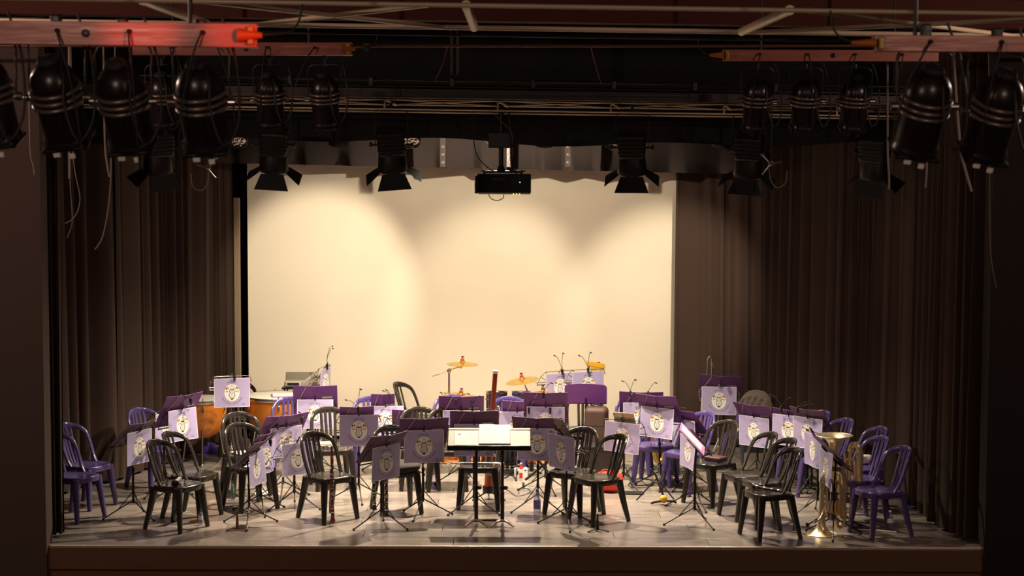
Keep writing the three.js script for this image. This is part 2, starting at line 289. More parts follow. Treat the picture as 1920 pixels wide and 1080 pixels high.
// a point on (or over) a chair's seat, given in the chair's own axes
function onSeat(id, x = 0, z = 0, y = 0.446) { const { p, turn } = seatOf[id]; return V(x, y, z).applyAxisAngle(V(0, 1, 0), rad(turn)).add(p); }
for (const a of [
  ['A', 'purple', 141, 972, 62, 'purple slatted plastic chair at far left, half hidden by the front curtain'],
  ['B', 'purple', 164, 949, 62, 'purple slatted plastic chair behind the leftmost one, against the left curtain'],
  ['C', 'purple', 290, 914, 48, 'purple chair at left whose seat shows behind a lavender poster on a stand'],
  ['D', 'black', 333, 990, 60, 'black slatted chair at front left with a black clarinet lying on its seat'],
  ['E', 'black', 362, 969, 68, 'black slatted chair just behind the one holding the black clarinet'],
  ['F', 'black', 461, 926, 26, 'black slatted chair with white sheets on its seat, in front of the kettledrums'],
  ['G', 'black', 470, 952, 34, 'black slatted chair with lilac papers on its seat, left of centre'],
  ['H', 'black', 616, 972, 42, 'black slatted chair with the tall red brown clarinet standing before its front leg'],
  ['I', 'black', 624, 914, 16, 'black slatted chair with a flute case on its seat, in front of a lavender poster'],
  ['J', 'black', 744, 959, 18, 'black slatted chair with a dark jacket folded over its seat'],
  ['K', 'purple', 698, 888, 8, 'purple slatted chair behind the small square purple folder, left of centre'],
  ['L', 'black', 784, 849, 66, 'black slatted chair turned sideways alone against the white screen'],
  ['M', 'black', 787, 914, 4, 'black slatted chair with a brown bag on its seat, left of centre'],
  ['N', 'purple', 846, 884, 0, 'purple slatted chair under the low tilted cymbal'],
  ['O', 'purple', 951, 888, -4, 'purple slatted chair just right of the red bassoon'],
  ['P', 'black', 899, 950, -3, 'black slatted chair with a silver flute across its seat, behind the conductor desk'],
  ['P2', 'black', 838, 916, 4, 'black slatted chair whose seat edge shows left of the conductor desk'],
  ['Q', 'black', 1072, 962, -30, 'black slatted chair with a microphone on its seat, right of the conductor desk'],
  ['R', 'black', 1120, 976, -56, 'black slatted chair in front of the red bag'],
  ['S', 'purple', 1186, 886, -8, 'purple slatted chair at the right edge of the white screen'],
  ['T', 'purple', 1228, 907, -16, 'purple slatted chair holding gold brass pieces, behind the yellow footed stand'],
  ['U', 'purple', 1290, 922, -48, 'purple slatted chair behind the stand with pink sheet music'],
  ['V', 'black', 1333, 943, -48, 'black slatted chair with a small brown case on its seat'],
  ['W', 'purple', 1399, 881, -42, 'purple chair with a quilted brown jacket hung over its back'],
  ['X', 'black', 1400, 969, -68, 'black slatted chair furthest back of the three black ones at right'],
  ['Y', 'black', 1434, 983, -69, 'black slatted chair in the middle of the three black ones at right'],
  ['Z', 'black', 1441, 1006, -70, 'black slatted chair at front right with a black oboe on its seat'],
  ['AB', 'purple', 1505, 917, -60, 'purple slatted chair behind the poster stands, left of the euphonium bell'],
  ['AC', 'purple', 1547, 936, -62, 'purple slatted chair directly behind the upright euphonium bell'],
  ['AD', 'purple', 1608, 955, -68, 'purple slatted chair right of the euphoniums, rear one of the pair'],
  ['AE', 'purple', 1608, 978, -68, 'purple slatted chair right of the euphoniums, front one of the pair'],
  ['AF', 'purple', 1648, 1002, -69, 'purple slatted chair at far right front with a water bottle behind its leg'],
  ['BB', 'purple', 546, 890, 8, 'purple slatted chair in front of the right kettledrum'],
  ['BC', 'black', 447, 852, 4, 'black chair between the two kettledrums, showing beside a lavender poster'],
]) chair(...a);

// ---------------------------------------------------------------- posters, folders, lamps, music stands
const posterPrint = (() => {
  const W = 1024, H = 832, c = document.createElement('canvas'); c.width = W; c.height = H; const x = c.getContext('2d');
  x.fillStyle = '#f1eef2'; x.fillRect(0, 0, W, H);
  x.fillStyle = '#b7abd3'; x.fillRect(14, 14, W - 28, H - 28);
  const cx = W / 2, cy = H * 0.5;
  x.fillStyle = '#f7f3ea'; x.strokeStyle = '#2e2744'; x.lineWidth = 5;
  x.beginPath(); x.ellipse(cx, cy, 222, 252, 0, 0, 7); x.fill(); x.stroke();
  // lyre
  x.strokeStyle = '#1c1a20'; x.lineWidth = 17; x.lineJoin = 'miter';
  for (const s of [-1, 1]) { x.beginPath(); x.moveTo(cx + s * 84, cy - 62); x.lineTo(cx + s * 48, cy - 6); x.lineTo(cx + s * 84, cy + 74); x.lineTo(cx + s * 36, cy + 168); x.stroke(); }
  x.fillStyle = '#1c1a20'; x.fillRect(cx - 42, cy + 160, 84, 24); x.fillRect(cx - 26, cy + 184, 52, 16);
  x.strokeStyle = '#9c94a0'; x.lineWidth = 5; for (const d of [-18, -6, 6, 18]) { x.beginPath(); x.moveTo(cx + d, cy - 50); x.lineTo(cx + d, cy + 158); x.stroke(); }
  // crown
  x.fillStyle = '#1c1a20'; x.fillRect(cx - 66, cy - 94, 132, 24);
  x.strokeStyle = '#1c1a20'; x.lineWidth = 6;
  for (const s of [-1, 1]) { x.beginPath(); x.moveTo(cx + s * 62, cy - 96); x.bezierCurveTo(cx + s * 118, cy - 150, cx + s * 70, cy - 205, cx, cy - 186); x.stroke(); x.beginPath(); x.moveTo(cx + s * 30, cy - 96); x.lineTo(cx + s * 44, cy - 158); x.stroke(); }
  x.beginPath(); x.moveTo(cx, cy - 96); x.lineTo(cx, cy - 190); x.stroke(); x.beginPath(); x.arc(cx, cy - 204, 12, 0, 7); x.fill();
  for (const d of [-44, 0, 44]) { x.beginPath(); x.arc(cx + d, cy - 112, 9, 0, 7); x.fill(); }
  // two little flags
  for (const s of [-1, 1]) ['#17140f', '#f0c818', '#b43c28'].forEach((f, i) => { x.save(); x.translate(cx + s * 142, cy - 128); x.rotate(s * 0.35); x.fillStyle = f; x.fillRect(-36 + i * 24, -30, 24, 62); x.restore(); });
  x.fillStyle = '#4a4350'; x.font = 'bold 52px sans-serif'; x.textAlign = 'center'; x.fillText('HR', cx - 146, cy - 18); x.fillText('WSP', cx + 146, cy - 18);
  x.font = 'bold 40px sans-serif'; x.fillStyle = '#2e2744'; x.textBaseline = 'middle';
  const around = (str, r, mid, step, flip) => { for (let i = 0; i < str.length; i++) { const a = mid + (i - (str.length - 1) / 2) * step; x.save(); x.translate(cx + Math.cos(a) * r, cy + Math.sin(a) * r * 1.06); x.rotate(a + (flip ? -Math.PI / 2 : Math.PI / 2)); x.fillText(str[i], 0, 0); x.restore(); } };
  around('Harmonie Royale', 300, -Math.PI / 2, 0.066, false);
  around('Woluwe-St-Pierre • St-Pieters-Woluwe', 302, Math.PI / 2, -0.064, true);
  x.fillStyle = '#4a72d8'; x.font = 'bold 78px sans-serif'; x.fillText('DL', 850, 756);
  const t = new THREE.CanvasTexture(c); t.colorSpace = THREE.SRGBColorSpace; return t;
})();
M.poster = new THREE.MeshPhysicalMaterial({ map: posterPrint, roughness: 0.42, bumpMap: smudge, bumpScale: 0.002, side: THREE.DoubleSide });
const PW = 0.405, PH = 0.33;
const posterGeo = [0, 1, 2].map((k) => {
  const g = new THREE.BoxGeometry(PW, PH, 0.0025, 14, 8, 1), p = g.attributes.position;
  for (let i = 0; i < p.count; i++) { const x = p.getX(i) / PW, y = p.getY(i) / PH, low = 0.5 - y; p.setZ(i, p.getZ(i) + (k === 0 ? 0.012 * Math.sin(x * 5) * low : k === 1 ? -0.03 * x * x * low * 2 + 0.008 * Math.sin(x * 9) : 0.03 * (x + 0.3) ** 2 * low * 1.6)); }
  g.computeVertexNormals(); return g;
});
const wire = 0.0042;
const RAIL = 0.10;      // the desk wire that carries the poster, measured up the desk from its middle
function standParts(t, hc, tilt, o) {
  const mat = o.metal === 'silver' ? M.silver : M.blackMetal, up = V(0, Math.cos(tilt), Math.sin(tilt)), nn = V(0, Math.sin(tilt), -Math.cos(tilt));
  const D = (x, u, n = 0) => V(x, hc, 0).addScaledVector(up, u).addScaledVector(nn, n);
  part('pole', [rod([0, 0.15, 0], [0, hc * 0.62, 0], 0.0125), rod([0, hc * 0.6, 0], D(0, -0.03, -0.012), 0.008), rod([0, hc * 0.6 - 0.02, 0], [0, hc * 0.6 + 0.02, 0], 0.016), rod([0.014, hc * 0.6, 0], [0.04, hc * 0.6, 0], 0.005), ball(0.018, 0, 0.27, 0, 8), ball(0.017, 0, 0.18, 0, 8)], mat, t);
  for (let k = 0; k < 3; k++) {
    const a = rad((o.legTurn ?? 30) + 120 * k), e = V(Math.sin(a) * 0.3, 0.012, Math.cos(a) * 0.3);
    const leg = part('leg', [rod([0, 0.18, 0], e, 0.0065), rod([0, 0.27, 0], V(e.x * 0.5, 0.1, e.z * 0.5), 0.005)], mat, t);
    part('rubber_foot', ball(0.013, e.x, 0.012, e.z, 8), M.rubber, leg);
  }
  if (o.solid) {
    const s = new THREE.Shape(), w = 0.245, h0 = -0.1, h1 = 0.13, r = 0.05;
    s.moveTo(-w, h0); s.lineTo(w, h0); s.lineTo(w, h1 - r); s.quadraticCurveTo(w, h1, w - r, h1); s.quadraticCurveTo(0, h1 + 0.025, -w + r, h1); s.quadraticCurveTo(-w, h1, -w, h1 - r);
    const g = new THREE.ExtrudeGeometry(s, { depth: 0.004, bevelEnabled: false, curveSegments: 8 }).rotateX(tilt).translate(0, hc, 0);
    part('desk', [g, rod(D(-0.24, -0.12, 0.03), D(0.24, -0.12, 0.03), 0.008)], o.solid, t);
  } else {
    const bars = [[D(-0.02, -0.12), D(-0.235, 0.02)], [D(0.02, -0.12), D(0.235, 0.02)], [D(-0.235, 0.02), D(-0.2, RAIL)], [D(0.235, 0.02), D(0.2, RAIL)], [D(-0.2, RAIL), D(0.2, RAIL)], [D(0, -0.1), D(-0.2, RAIL)], [D(0, -0.1), D(0.2, RAIL)], [D(-0.23, -0.12, 0.0), D(0.23, -0.12, 0.0)], [D(-0.23, -0.12, 0), D(-0.235, 0.02)], [D(0.23, -0.12, 0), D(0.235, 0.02)]].map(([a, b]) => rod(a, b, wire, wire, 5));
    bars.push(rod(D(0, -0.1, -0.008), D(0, RAIL + 0.06, -0.008), 0.011, 0.008, 6));
    part('desk_frame', bars, mat, t);
    part('lip', [rod(D(-0.235, -0.122, 0.0), D(0.235, -0.122, 0.0), 0.007, 0.007, 6), rod(D(-0.235, -0.122, 0.035), D(0.235, -0.122, 0.035), 0.005, 0.005, 6)], mat, t);
  }
  return D;
}
const folderGeo = (w, h, open) => [-1, 1].map((s) => rbox(w / 2, h, 0.005, 0.002, s * w / 4, h / 2, 0, 1).rotateY(s * open));
function clipLamp(t0, at, facing, spread, label) {
  const l = thing('clip_lamp', label, 'lamp', at, 0, 'clip-on reading lamps'); l.rotation.y = t0 + facing;
  part('clip', [rbox(0.024, 0.045, 0.03, 0.005, 0, 0.0, 0), rbox(0.02, 0.03, 0.016, 0.004, 0, -0.032, 0.004)], M.rubber, l);
  for (const [dx, h, dz] of spread) {
    const e = V(dx, h, dz), k = V(dx * 1.25, h + 0.004, dz + 0.02);
    const neck = part('gooseneck', tube([[0, 0.02, 0], [dx * 0.25, h * 0.45, dz * 0.2 - 0.01], [dx * 0.7, h * 0.85, dz * 0.7], e], 0.003, 12, 5), M.cable, l);
    part('lamp_head', [new THREE.CapsuleGeometry(0.0065, 0.02, 4, 8).rotateZ(Math.PI / 2 - 0.5).translate(k.x, k.y, k.z)], M.rubber, neck);
  }
  return l;
}
let posterCount = 0;
const deskAt = {};
// [id, poster centre in the frame, floor line of its foot, turn, options, where it stands]
function stand(id, px, py, fy, turn, o, where) {
  const tilt = rad(o.tilt ?? 34), ang = rad(turn), zb = RAIL * Math.sin(tilt) + 0.01, zBase = onFloor(px, fy).z;
  const c = onPlane(px, py, zBase + Math.cos(ang) * zb), base = V(c.x - Math.sin(ang) * zb, 0, zBase), drop = o.folder === 0 ? 0.028 : 0, hc = c.y + PH / 2 - RAIL * Math.cos(tilt) + drop;
  const kind = o.solid ? 'solid desk' : o.metal === 'silver' ? 'silver wire' : 'black wire';
  const t = thing('music_stand', `${kind} music stand ${where}`, 'music stand', base, turn, 'tripod music stands');
  const D = standParts(t, hc, tilt, { legTurn: o.legTurn ?? rnd() * 120, ...o });
  t.updateMatrixWorld(true);
  const W = (v) => t.localToWorld(v.clone());
  deskAt[id] = { D, W, ang, tilt, base };
  if (!o.noPoster) {
    const b = part('poster', posterGeo[posterCount++ % 3], M.poster); b.position.copy(W(V(0, hc + RAIL * Math.cos(tilt) - PH / 2 + 0.004 - drop, zb))); b.rotation.y = ang; b.rotation.z = rad(o.swing || 0); b.rotation.order = 'YXZ';
    tag(b, `lavender lyre poster on the stand ${where}`, 'poster', 'lavender emblem posters');
  }
  if (o.folder !== 0) {
    const [w, h] = o.folder || [0.5, 0.34], m = o.dark ? M.folderShaded : M.folder;  // dark folders: shade of the unlit side carried by a darker card
    const f = thing('folder', `${o.dark ? 'dark ' : ''}purple folder on the stand ${where}`, 'folder', W(D(o.fx || 0, -0.116, 0.012)), 0, 'purple music folders');
    f.quaternion.setFromEuler(new THREE.Euler(tilt, rad(o.fyaw ?? turn), rad(o.fturn || 0), 'YXZ'));
    const fg = folderGeo(w, h, o.open ?? 0.09);
    part('cover', fg[0], m, f); part('cover', fg[1], m, f);
    part('spine', rbox(0.02, h, 0.008, 0.003, 0, h / 2, 0.001, 1), m, f);
    const op = o.open ?? 0.09, zAt = (x) => 0.005 - Math.abs(x) * Math.sin(op);
    part('label_strip', rbox(0.11, 0.02, 0.003, 0.001, 0, 0, 0, 1).rotateY(op).translate(w * 0.27, h * 0.6, zAt(w * 0.27)), M.beigeCard, f);
    part('elastic_band', rod([-w * 0.2, h * 0.96, zAt(w * 0.2)], [-w * 0.36, h * 0.52, zAt(w * 0.36) + 0.002], 0.003), M.beigeCard, f);
    if (o.sheet) part('sheet', rbox(w * 0.9, h * 0.93, 0.002, 0.0008, 0, h / 2, -0.014, 1), M.paper, f);
  }
  for (const L of o.lamps || []) clipLamp(ang, W(D(L[0], L[1] ?? 0.21, -0.02)), L[3] || 0, L[2], `${o.lamps.length < 2 ? '' : ['left ', 'right ', 'middle '][[...o.lamps].sort((p, q) => p[0] - q[0]).indexOf(L) === 0 ? 0 : [...o.lamps].sort((p, q) => p[0] - q[0]).indexOf(L) === o.lamps.length - 1 ? 1 : 2]}clip lamp on the stand ${where}`);
}
const V2 = [[-0.07, 0.13, 0.0], [0.045, 0.15, 0.01]], ARC = [[-0.13, 0.09, 0.0], [0.11, 0.08, 0.02]], ONE = [[0.07, 0.12, 0.02]];
for (const a of [
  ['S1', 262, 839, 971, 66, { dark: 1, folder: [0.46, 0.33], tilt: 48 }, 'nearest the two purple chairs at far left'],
  ['S2b', 316, 803, 928, 58, { folder: 0 }, 'beside and just behind the twin at left'],
  ['S2', 342, 797, 938, 56, { folder: [0.54, 0.385], tilt: 30, lamps: [[0.06, 0.22, [[-0.12, 0.06, 0], [0.05, 0.07, 0]], 0.2]] }, 'in front of the left kettledrum'],
  ['S3', 435, 737, 882, 18, { metal: 'silver', folder: 0, tilt: 40, lamps: [[0.03, 0.11, [[-0.03, 0.18, 0]]]] }, 'standing tall between the two kettledrums'],
  ['S4', 611, 717, 852, 76, { metal: 'silver', folder: 0, lamps: [[0, 0.12, [[0.1, 0.22, 0.0], [0.05, 0.2, 0.03]]]] }, 'turned edge on beside the grey equipment case'],
  ['S5', 591, 777, 889, 3, { folder: [0.5, 0.385], tilt: 24 }, 'below the grey equipment case'],
  ['S6', 537, 830, 934, 43, { folder: [0.56, 0.36], tilt: 32, lamps: [[-0.14, 0.16, ONE], [0.16, 0.2, [[-0.05, 0.08, 0.02], [0.1, 0.06, 0.02]]]] }, 'under the right kettledrum, with the widest folder'],
  ['S7a', 499, 858, 960, 68, { dark: 1, folder: [0.4, 0.3] }, 'behind the leftmost narrow poster at left of centre'],
  ['S7b', 481, 879, 985, 78, { dark: 1, folder: [0.5, 0.36], tilt: 44, lamps: [[0.12, 0.24, ONE]] }, 'with its folder edge on, before the lilac paper chair'],
  ['S8', 559, 861, 952, 44, { folder: 0 }, 'without a folder, left of the tall clarinet'],
  ['S9', 673, 808, 938, 8, { folder: [0.36, 0.31], fx: -0.02, tilt: 28, lamps: [[-0.01, 0.2, [[-0.1, 0.09, 0], [0.02, 0.2, 0]]]] }, 'with the small purple folder, right of the tall clarinet'],
  ['S10', 723, 789, 886, 4, { folder: [0.27, 0.37], fx: -0.03, tilt: 26, lamps: [[0.05, 0.25, [[-0.06, 0.06, 0], [-0.03, 0.07, 0.02]]]] }, 'in front of the purple chair with a square folder'],
  ['S11', 760, 812, 898, 2, { noPoster: 1, folder: [0.3, 0.32], tilt: 32 }, 'with the brownish folder beside the brown bag'],
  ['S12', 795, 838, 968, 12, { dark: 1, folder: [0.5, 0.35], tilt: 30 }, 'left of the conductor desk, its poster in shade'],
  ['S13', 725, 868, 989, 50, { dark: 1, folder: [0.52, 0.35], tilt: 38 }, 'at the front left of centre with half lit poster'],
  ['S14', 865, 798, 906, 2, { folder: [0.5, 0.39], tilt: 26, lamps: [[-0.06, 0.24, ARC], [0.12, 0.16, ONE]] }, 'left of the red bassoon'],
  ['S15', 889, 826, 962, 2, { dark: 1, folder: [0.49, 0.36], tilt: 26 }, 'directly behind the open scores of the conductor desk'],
  ['S16', 970, 800, 893, -2, { folder: [0.34, 0.35], tilt: 26 }, 'just right of the red bassoon'],
  ['S17', 1023, 792, 922, -3, { folder: [0.47, 0.38], tilt: 22, lamps: [[-0.02, 0.27, ONE], [-0.18, 0.08, ONE], [0.05, 0.08, [[0.1, 0.06, 0]]]] }, 'under the right tom drum and cymbal'],
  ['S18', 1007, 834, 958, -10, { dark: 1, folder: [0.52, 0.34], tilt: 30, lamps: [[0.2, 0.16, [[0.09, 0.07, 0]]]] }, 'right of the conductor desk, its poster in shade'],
  ['S19', 1052, 849, 987, -55, { folder: 0 }, 'in front of the microphone chair, carrying a brown tablet'],
  ['S20', 1050, 726, 852, 32, { metal: 'silver', folder: 0, tilt: 40, lamps: [[0.02, 0.12, [[-0.1, 0.19, 0], [0.0, 0.21, 0]]]] }, 'at the back, left of the yellow cowbell'],
  ['S21', 1103, 723, 854, 20, { metal: 'silver', folder: 0, tilt: 40, lamps: [[-0.01, 0.12, [[-0.1, 0.17, 0], [0.02, 0.2, 0]]]] }, 'at the back, right under the yellow cowbell'],
  ['S22', 1098, 757, 874, -4, { noPoster: 1, folder: 0, solid: M.folder, tilt: 16 }, 'with a solid purple desk below the cowbell'],
  ['S23', 1202, 783, 888, -6, { folder: [0.5, 0.345], tilt: 22, lamps: [[-0.12, 0.24, V2], [0.08, 0.24, ONE]] }, 'rearmost at the right edge of the white screen'],
  ['S24', 1232, 793, 914, -32, { folder: [0.5, 0.375], tilt: 34, swing: -1 }, 'in front of the purple chair holding brass pieces'],
  ['S25', 1166, 821, 916, -24, { folder: 0, swing: -3 }, 'carrying a light tablet, behind the red bag'],
  ['S26b', 1282, 815, 916, -62, { folder: [0.5, 0.34], tilt: 40, lamps: [[-0.1, 0.22, [[0.12, 0.05, 0], [0.05, 0.07, 0.03]], 0.5]] }, 'steeply turned, left of the purple chair at right'],
  ['S26', 1290, 848, 952, -72, { dark: 1, folder: [0.4, 0.33], tilt: 42 }, 'steeply turned, directly behind the pink sheet music'],
  ['S28', 1348, 752, 866, -8, { metal: 'silver', folder: [0.5, 0.375], tilt: 36, fturn: -3, lamps: [[0.02, 0.22, [[0.09, 0.12, 0]], 0]] }, 'tallest on the right, below the trombone slide'],
  ['S29', 1413, 810, 906, -46, { folder: [0.5, 0.385], tilt: 38 }, 'in front of the quilted jacket'],
  ['S30', 1478, 808, 924, -42, { folder: [0.44, 0.28], tilt: 28, lamps: [[-0.06, 0.2, [[-0.1, 0.13, 0], [0.1, 0.12, 0]]]] }, 'left one of two close together at right'],
  ['S31', 1514, 813, 936, -50, { folder: [0.46, 0.33], tilt: 40, dark: 1, lamps: [[-0.05, 0.25, [[0.12, 0.05, 0], [0.1, 0.08, 0.03]], 0.6]] }, 'right one of two close together at right'],
  ['S32a', 1523, 845, 966, -76, { folder: 0 }, 'with a narrow poster left of the euphonium bell'],
  ['S32', 1549, 878, 1004, -81, { folder: [0.5, 0.42], tilt: 46, fyaw: -88 }, 'nearest on the right, in front of the euphoniums'],
]) stand(...a);
// the stand that turns its pink music towards the hall
{
  const fy = 985, zb = onFloor(1300, fy).z, top = onPlane(1280, 832, zb), base = V(onFloor(1302, fy).x, 0, zb), tilt = rad(44), where = 'with pink sheet music at front right';
  const t = thing('music_stand', 'black music stand ' + where, 'music stand', base, -97, 'tripod music stands');
  const D = standParts(t, top.y, tilt, { legTurn: 10 }); t.updateMatrixWorld(true);
  const f = thing('sheet_music', 'pink card with white printed music strips lying on the tilted front right stand', 'sheet music', t.localToWorld(D(0, -0.116, 0.012)));
  f.quaternion.setFromEuler(new THREE.Euler(tilt, rad(-97), 0, 'YXZ'));
  part('card', rbox(0.5, 0.34, 0.006, 0.002, 0, 0.17, 0, 1), M.pinkCard, f); part('music_sheet', rbox(0.34, 0.27, 0.003, 0.001, 0.02, 0.18, -0.006, 1), M.paper, f);
}
// ---------------------------------------------------------------- percussion at the back
function kettledrum(px, fy, r, rim, label, tilt = 0) {
  const p = onFloor(px, fy), t = thing('kettledrum', label, 'drum', p, 0);
  const H = rim, dep = 0.46;
  part('kettle', lathe([[0.02, H - dep - 0.0], [r * 0.35, H - dep + 0.008], [r * 0.62, H - dep + 0.06], [r * 0.84, H - dep + 0.15], [r * 0.95, H - dep + 0.27], [r * 0.98, H - 0.1], [r * 0.98, H - 0.01]], 48), M.copper, t);
  part('hoop', lathe([[r * 0.985, H - 0.035], [r * 1.03, H - 0.033], [r * 1.03, H + 0.004], [r * 1.0, H + 0.008], [r * 0.985, H - 0.002]], 48), M.silver, t);
  part('drumhead', lathe([[0.0005, H + 0.004], [r * 0.7, H + 0.004], [r * 0.99, H + 0.003], [r * 0.99, H - 0.004], [0.0005, H - 0.004]], 48), M.drumSkin, t);
  for (let k = 0; k < 6; k++) { const a = k / 6 * 2 * Math.PI + 0.35, c = Math.cos(a), s = Math.sin(a); part('tension_lug', [rod([c * r * 1.02, H + 0.03, s * r * 1.02], [c * r * 1.0, H - 0.12, s * r * 1.0], 0.006), rbox(0.025, 0.06, 0.02, 0.004, 0, 0, 0, 1).rotateY(-a + Math.PI / 2).translate(c * r * 1.0, H - 0.1, s * r * 1.0), rod([c * r * 1.06, H + 0.032, s * r * 1.06], [c * r * 0.98, H + 0.032, s * r * 0.98], 0.006)], M.silver, t); }
  for (let k = 0; k < 3; k++) { const a = k / 3 * 2 * Math.PI + 1.45; part('leg', [rod([Math.cos(a) * r * 0.72, H - dep + 0.16, Math.sin(a) * r * 0.72], [Math.cos(a) * r * 0.98, 0.01, Math.sin(a) * r * 0.98], 0.011), ball(0.02, Math.cos(a) * r * 0.98, 0.018, Math.sin(a) * r * 0.98, 8)], M.silver, t); }
  part('pedal', [rod([0, H - dep, 0], [0, 0.05, 0], 0.011), rbox(0.09, 0.03, 0.26, 0.01, 0, 0.035, 0.1)], M.blackMetal, t);
  return { p, H, r };
}
const kdL = kettledrum(381, 868, 0.285, 0.76, 'smaller orange kettledrum with silver hoop at left, beside the curtain');
const kdR = kettledrum(520, 864, 0.375, 0.775, 'larger orange kettledrum with white head against the left of the screen');
{
  const b = thing('book', 'flat lilac book lying on the larger kettledrum head', 'book', V(kdR.p.x + 0.1, kdR.H + 0.012, kdR.p.z + 0.08), 12);
  part('cover', rbox(0.3, 0.012, 0.22, 0.003), std([0.5, 0.25, 0.6], 0.5, 0, { bumpMap: speckle, bumpScale: 0.0002 }), b); part('pages', rbox(0.285, 0.008, 0.205, 0.002, 0.004, 0.008, 0), M.paper, b);
}
{
  const c = onFloor(366, 846), g = grid(40, 14, (u, v) => { const a = v * Math.PI, w = 0.11 + 0.02 * Math.sin(u * 19) + 0.012 * Math.sin(u * 43 + 2), e = Math.min(1, 8 * Math.min(u, 1 - u) + 0.25); return V(-0.29 + 0.58 * u, Math.max(0.004, w * 0.95 * Math.sin(a) * e), -Math.cos(a) * (0.16 + 0.015 * Math.sin(u * 27)) * (0.6 + 0.4 * e)); }, [4, 2]);
  tag(part('folded_blanket', g, M.blueCloth), 'bright blue violet folded cloth on the floor under the smaller kettledrum', 'blanket').position.copy(c);
}
// grey equipment case on its black table
{
  const z = onFloor(566, 846).z, L = onPlane(531, 725, z), R = onPlane(597, 725, z), w = R.x - L.x;
  const t = thing('equipment_table', 'narrow black folding table in front of the left side of the screen', 'table', V((L.x + R.x) / 2, 0, z));
  part('table_top', rbox(w, 0.022, 0.36, 0.006, 0, L.y, 0), M.blackMetal, t);
  for (const [sx, sz] of [[1, 1], [-1, 1], [1, -1], [-1, -1]]) part('leg', rod([sx * w * 0.42, L.y, sz * 0.14], [sx * w * 0.45, 0.004, sz * 0.16], 0.011), M.blackMetal, t);
  const c = thing('equipment_case', 'grey carrying case with a framed handle recess, open lid leaning back', 'case', V((L.x + R.x) / 2 + 0.01, L.y + 0.012, z));
  part('case_body', rbox(w * 0.92, 0.07, 0.26, 0.012, 0, 0.035, 0), M.beigeCard, c);
  part('case_lid', rbox(w * 0.92, 0.13, 0.03, 0.01).rotateX(-0.5).translate(0, 0.1, -0.03), std([0.24, 0.21, 0.15], 0.55, 0, { bumpMap: speckle, bumpScale: 0.0003 }), c);
  const h = part('handle_recess', rbox(w * 0.4, 0.055, 0.012, 0.01, -w * 0.2, 0.038, 0.133), M.ivory, c); part('handle', rbox(w * 0.34, 0.036, 0.014, 0.008, -w * 0.2, 0.038, 0.137), M.rubber, h);
  part('microphone', [rod([w * 0.1, 0.06, 0.06], [w * 0.36, 0.13, 0.0], 0.016, 0.028), ball(0.034, w * 0.39, 0.14, -0.005, 10)], M.beigeCard, c);
}
function cymbal(px, py, z, r, tx, tz, label, felt = M.red) {
  const p = onPlane(px, py, z), t = thing('cymbal', label, 'cymbal', p); t.rotation.set(tx, 0, tz);
  part('bronze_plate', lathe([[0.006, 0.034], [r * 0.12, 0.032], [r * 0.2, 0.02], [r * 0.24, 0.01], [r * 0.6, 0.002], [r, -0.014], [r, -0.016], [r * 0.6, -0.001], [r * 0.24, 0.007], [r * 0.18, 0.018], [0.006, 0.03]], 48), M.cymbal, t);
  part('felt_washer', lathe([[0.004, 0.034], [0.022, 0.034], [0.024, 0.05], [0.014, 0.06], [0.004, 0.06]], 14), felt, t);
  part('wing_nut', [rod([0, 0.058, 0], [0, 0.08, 0], 0.008), rbox(0.036, 0.014, 0.008, 0.003, 0, 0.078, 0, 1)], M.rubber, t);
  return p;
}
function cymbalStand(c, foot, label, boom) {
  const t = thing('cymbal_stand', label, 'stand', foot), d = c.clone().sub(foot), top = boom ? V(0, d.y - 0.09, 0) : V(d.x * 0.3, d.y - 0.2, d.z * 0.3);
  part('pole', [rod([0, 0.16, 0], top, 0.013), ...[0.35, 0.62].map((k) => rod([0, top.y * k - 0.02, 0], [0, top.y * k + 0.02, 0], 0.022)), rod([0.02, top.y * 0.62, 0], [0.06, top.y * 0.62, 0], 0.006), ball(0.028, top.x, top.y, top.z, 8)], M.silver, t);
  part(boom ? 'boom_arm' : 'tilter', boom ? [rod([-boom, top.y - 0.065, 0], V(d.x, d.y - 0.03, d.z), 0.008), rod(V(d.x, d.y - 0.05, d.z), V(d.x, d.y + 0.03, d.z), 0.007), ball(0.024, d.x - 0.02, d.y - 0.04, d.z, 8)] : [rod(top, V(d.x, d.y + 0.01, d.z), 0.009), ball(0.022, top.x, top.y, top.z, 8)], M.silver, t);
  for (let k = 0; k < 3; k++) { const a = k * 2.094 + 0.5; part('leg', [rod([0, 0.3, 0], [Math.cos(a) * 0.24, 0.012, Math.sin(a) * 0.24], 0.008), rod([0, 0.14, 0], [Math.cos(a) * 0.13, 0.16, Math.sin(a) * 0.13], 0.006), ball(0.016, Math.cos(a) * 0.24, 0.014, Math.sin(a) * 0.24, 8)], M.silver, t); }
}
const zk = -4.75;
const cy1 = cymbal(867, 681, zk, 0.19, 0.02, -0.02, 'thin gold crash cymbal raised highest on a boom arm', M.red);
cymbalStand(cy1, V(onPlane(842, 700, zk).x, 0, zk), 'silver boom stand carrying the highest gold cymbal', 0.2);
const cy2 = cymbal(864, 741, zk + 0.25, 0.235, 0.06, -0.12, 'wide gold ride cymbal low at left, tilted to the right', M.redWood);
cymbalStand(cy2, V(cy2.x - 0.03, 0, zk + 0.2), 'silver stand under the wide low gold cymbal', 0);
const cy3 = cymbal(979, 712, zk + 0.1, 0.195, 0.1, 0.16, 'dark gold cymbal tilted up to the right above the drums', M.red);
cymbalStand(cy3, V(cy3.x + 0.13, 0, zk + 0.1), 'silver stand holding the gold cymbal tilted above the drums', 0);
const cy4 = cymbal(1018, 735, zk - 0.1, 0.15, 0.0, 0.0, 'small pale gold cymbal half hidden behind a purple folder', M.redWood);
cymbalStand(cy4, V(cy4.x, 0, zk - 0.1), 'silver stand under the small half hidden gold cymbal', 0);
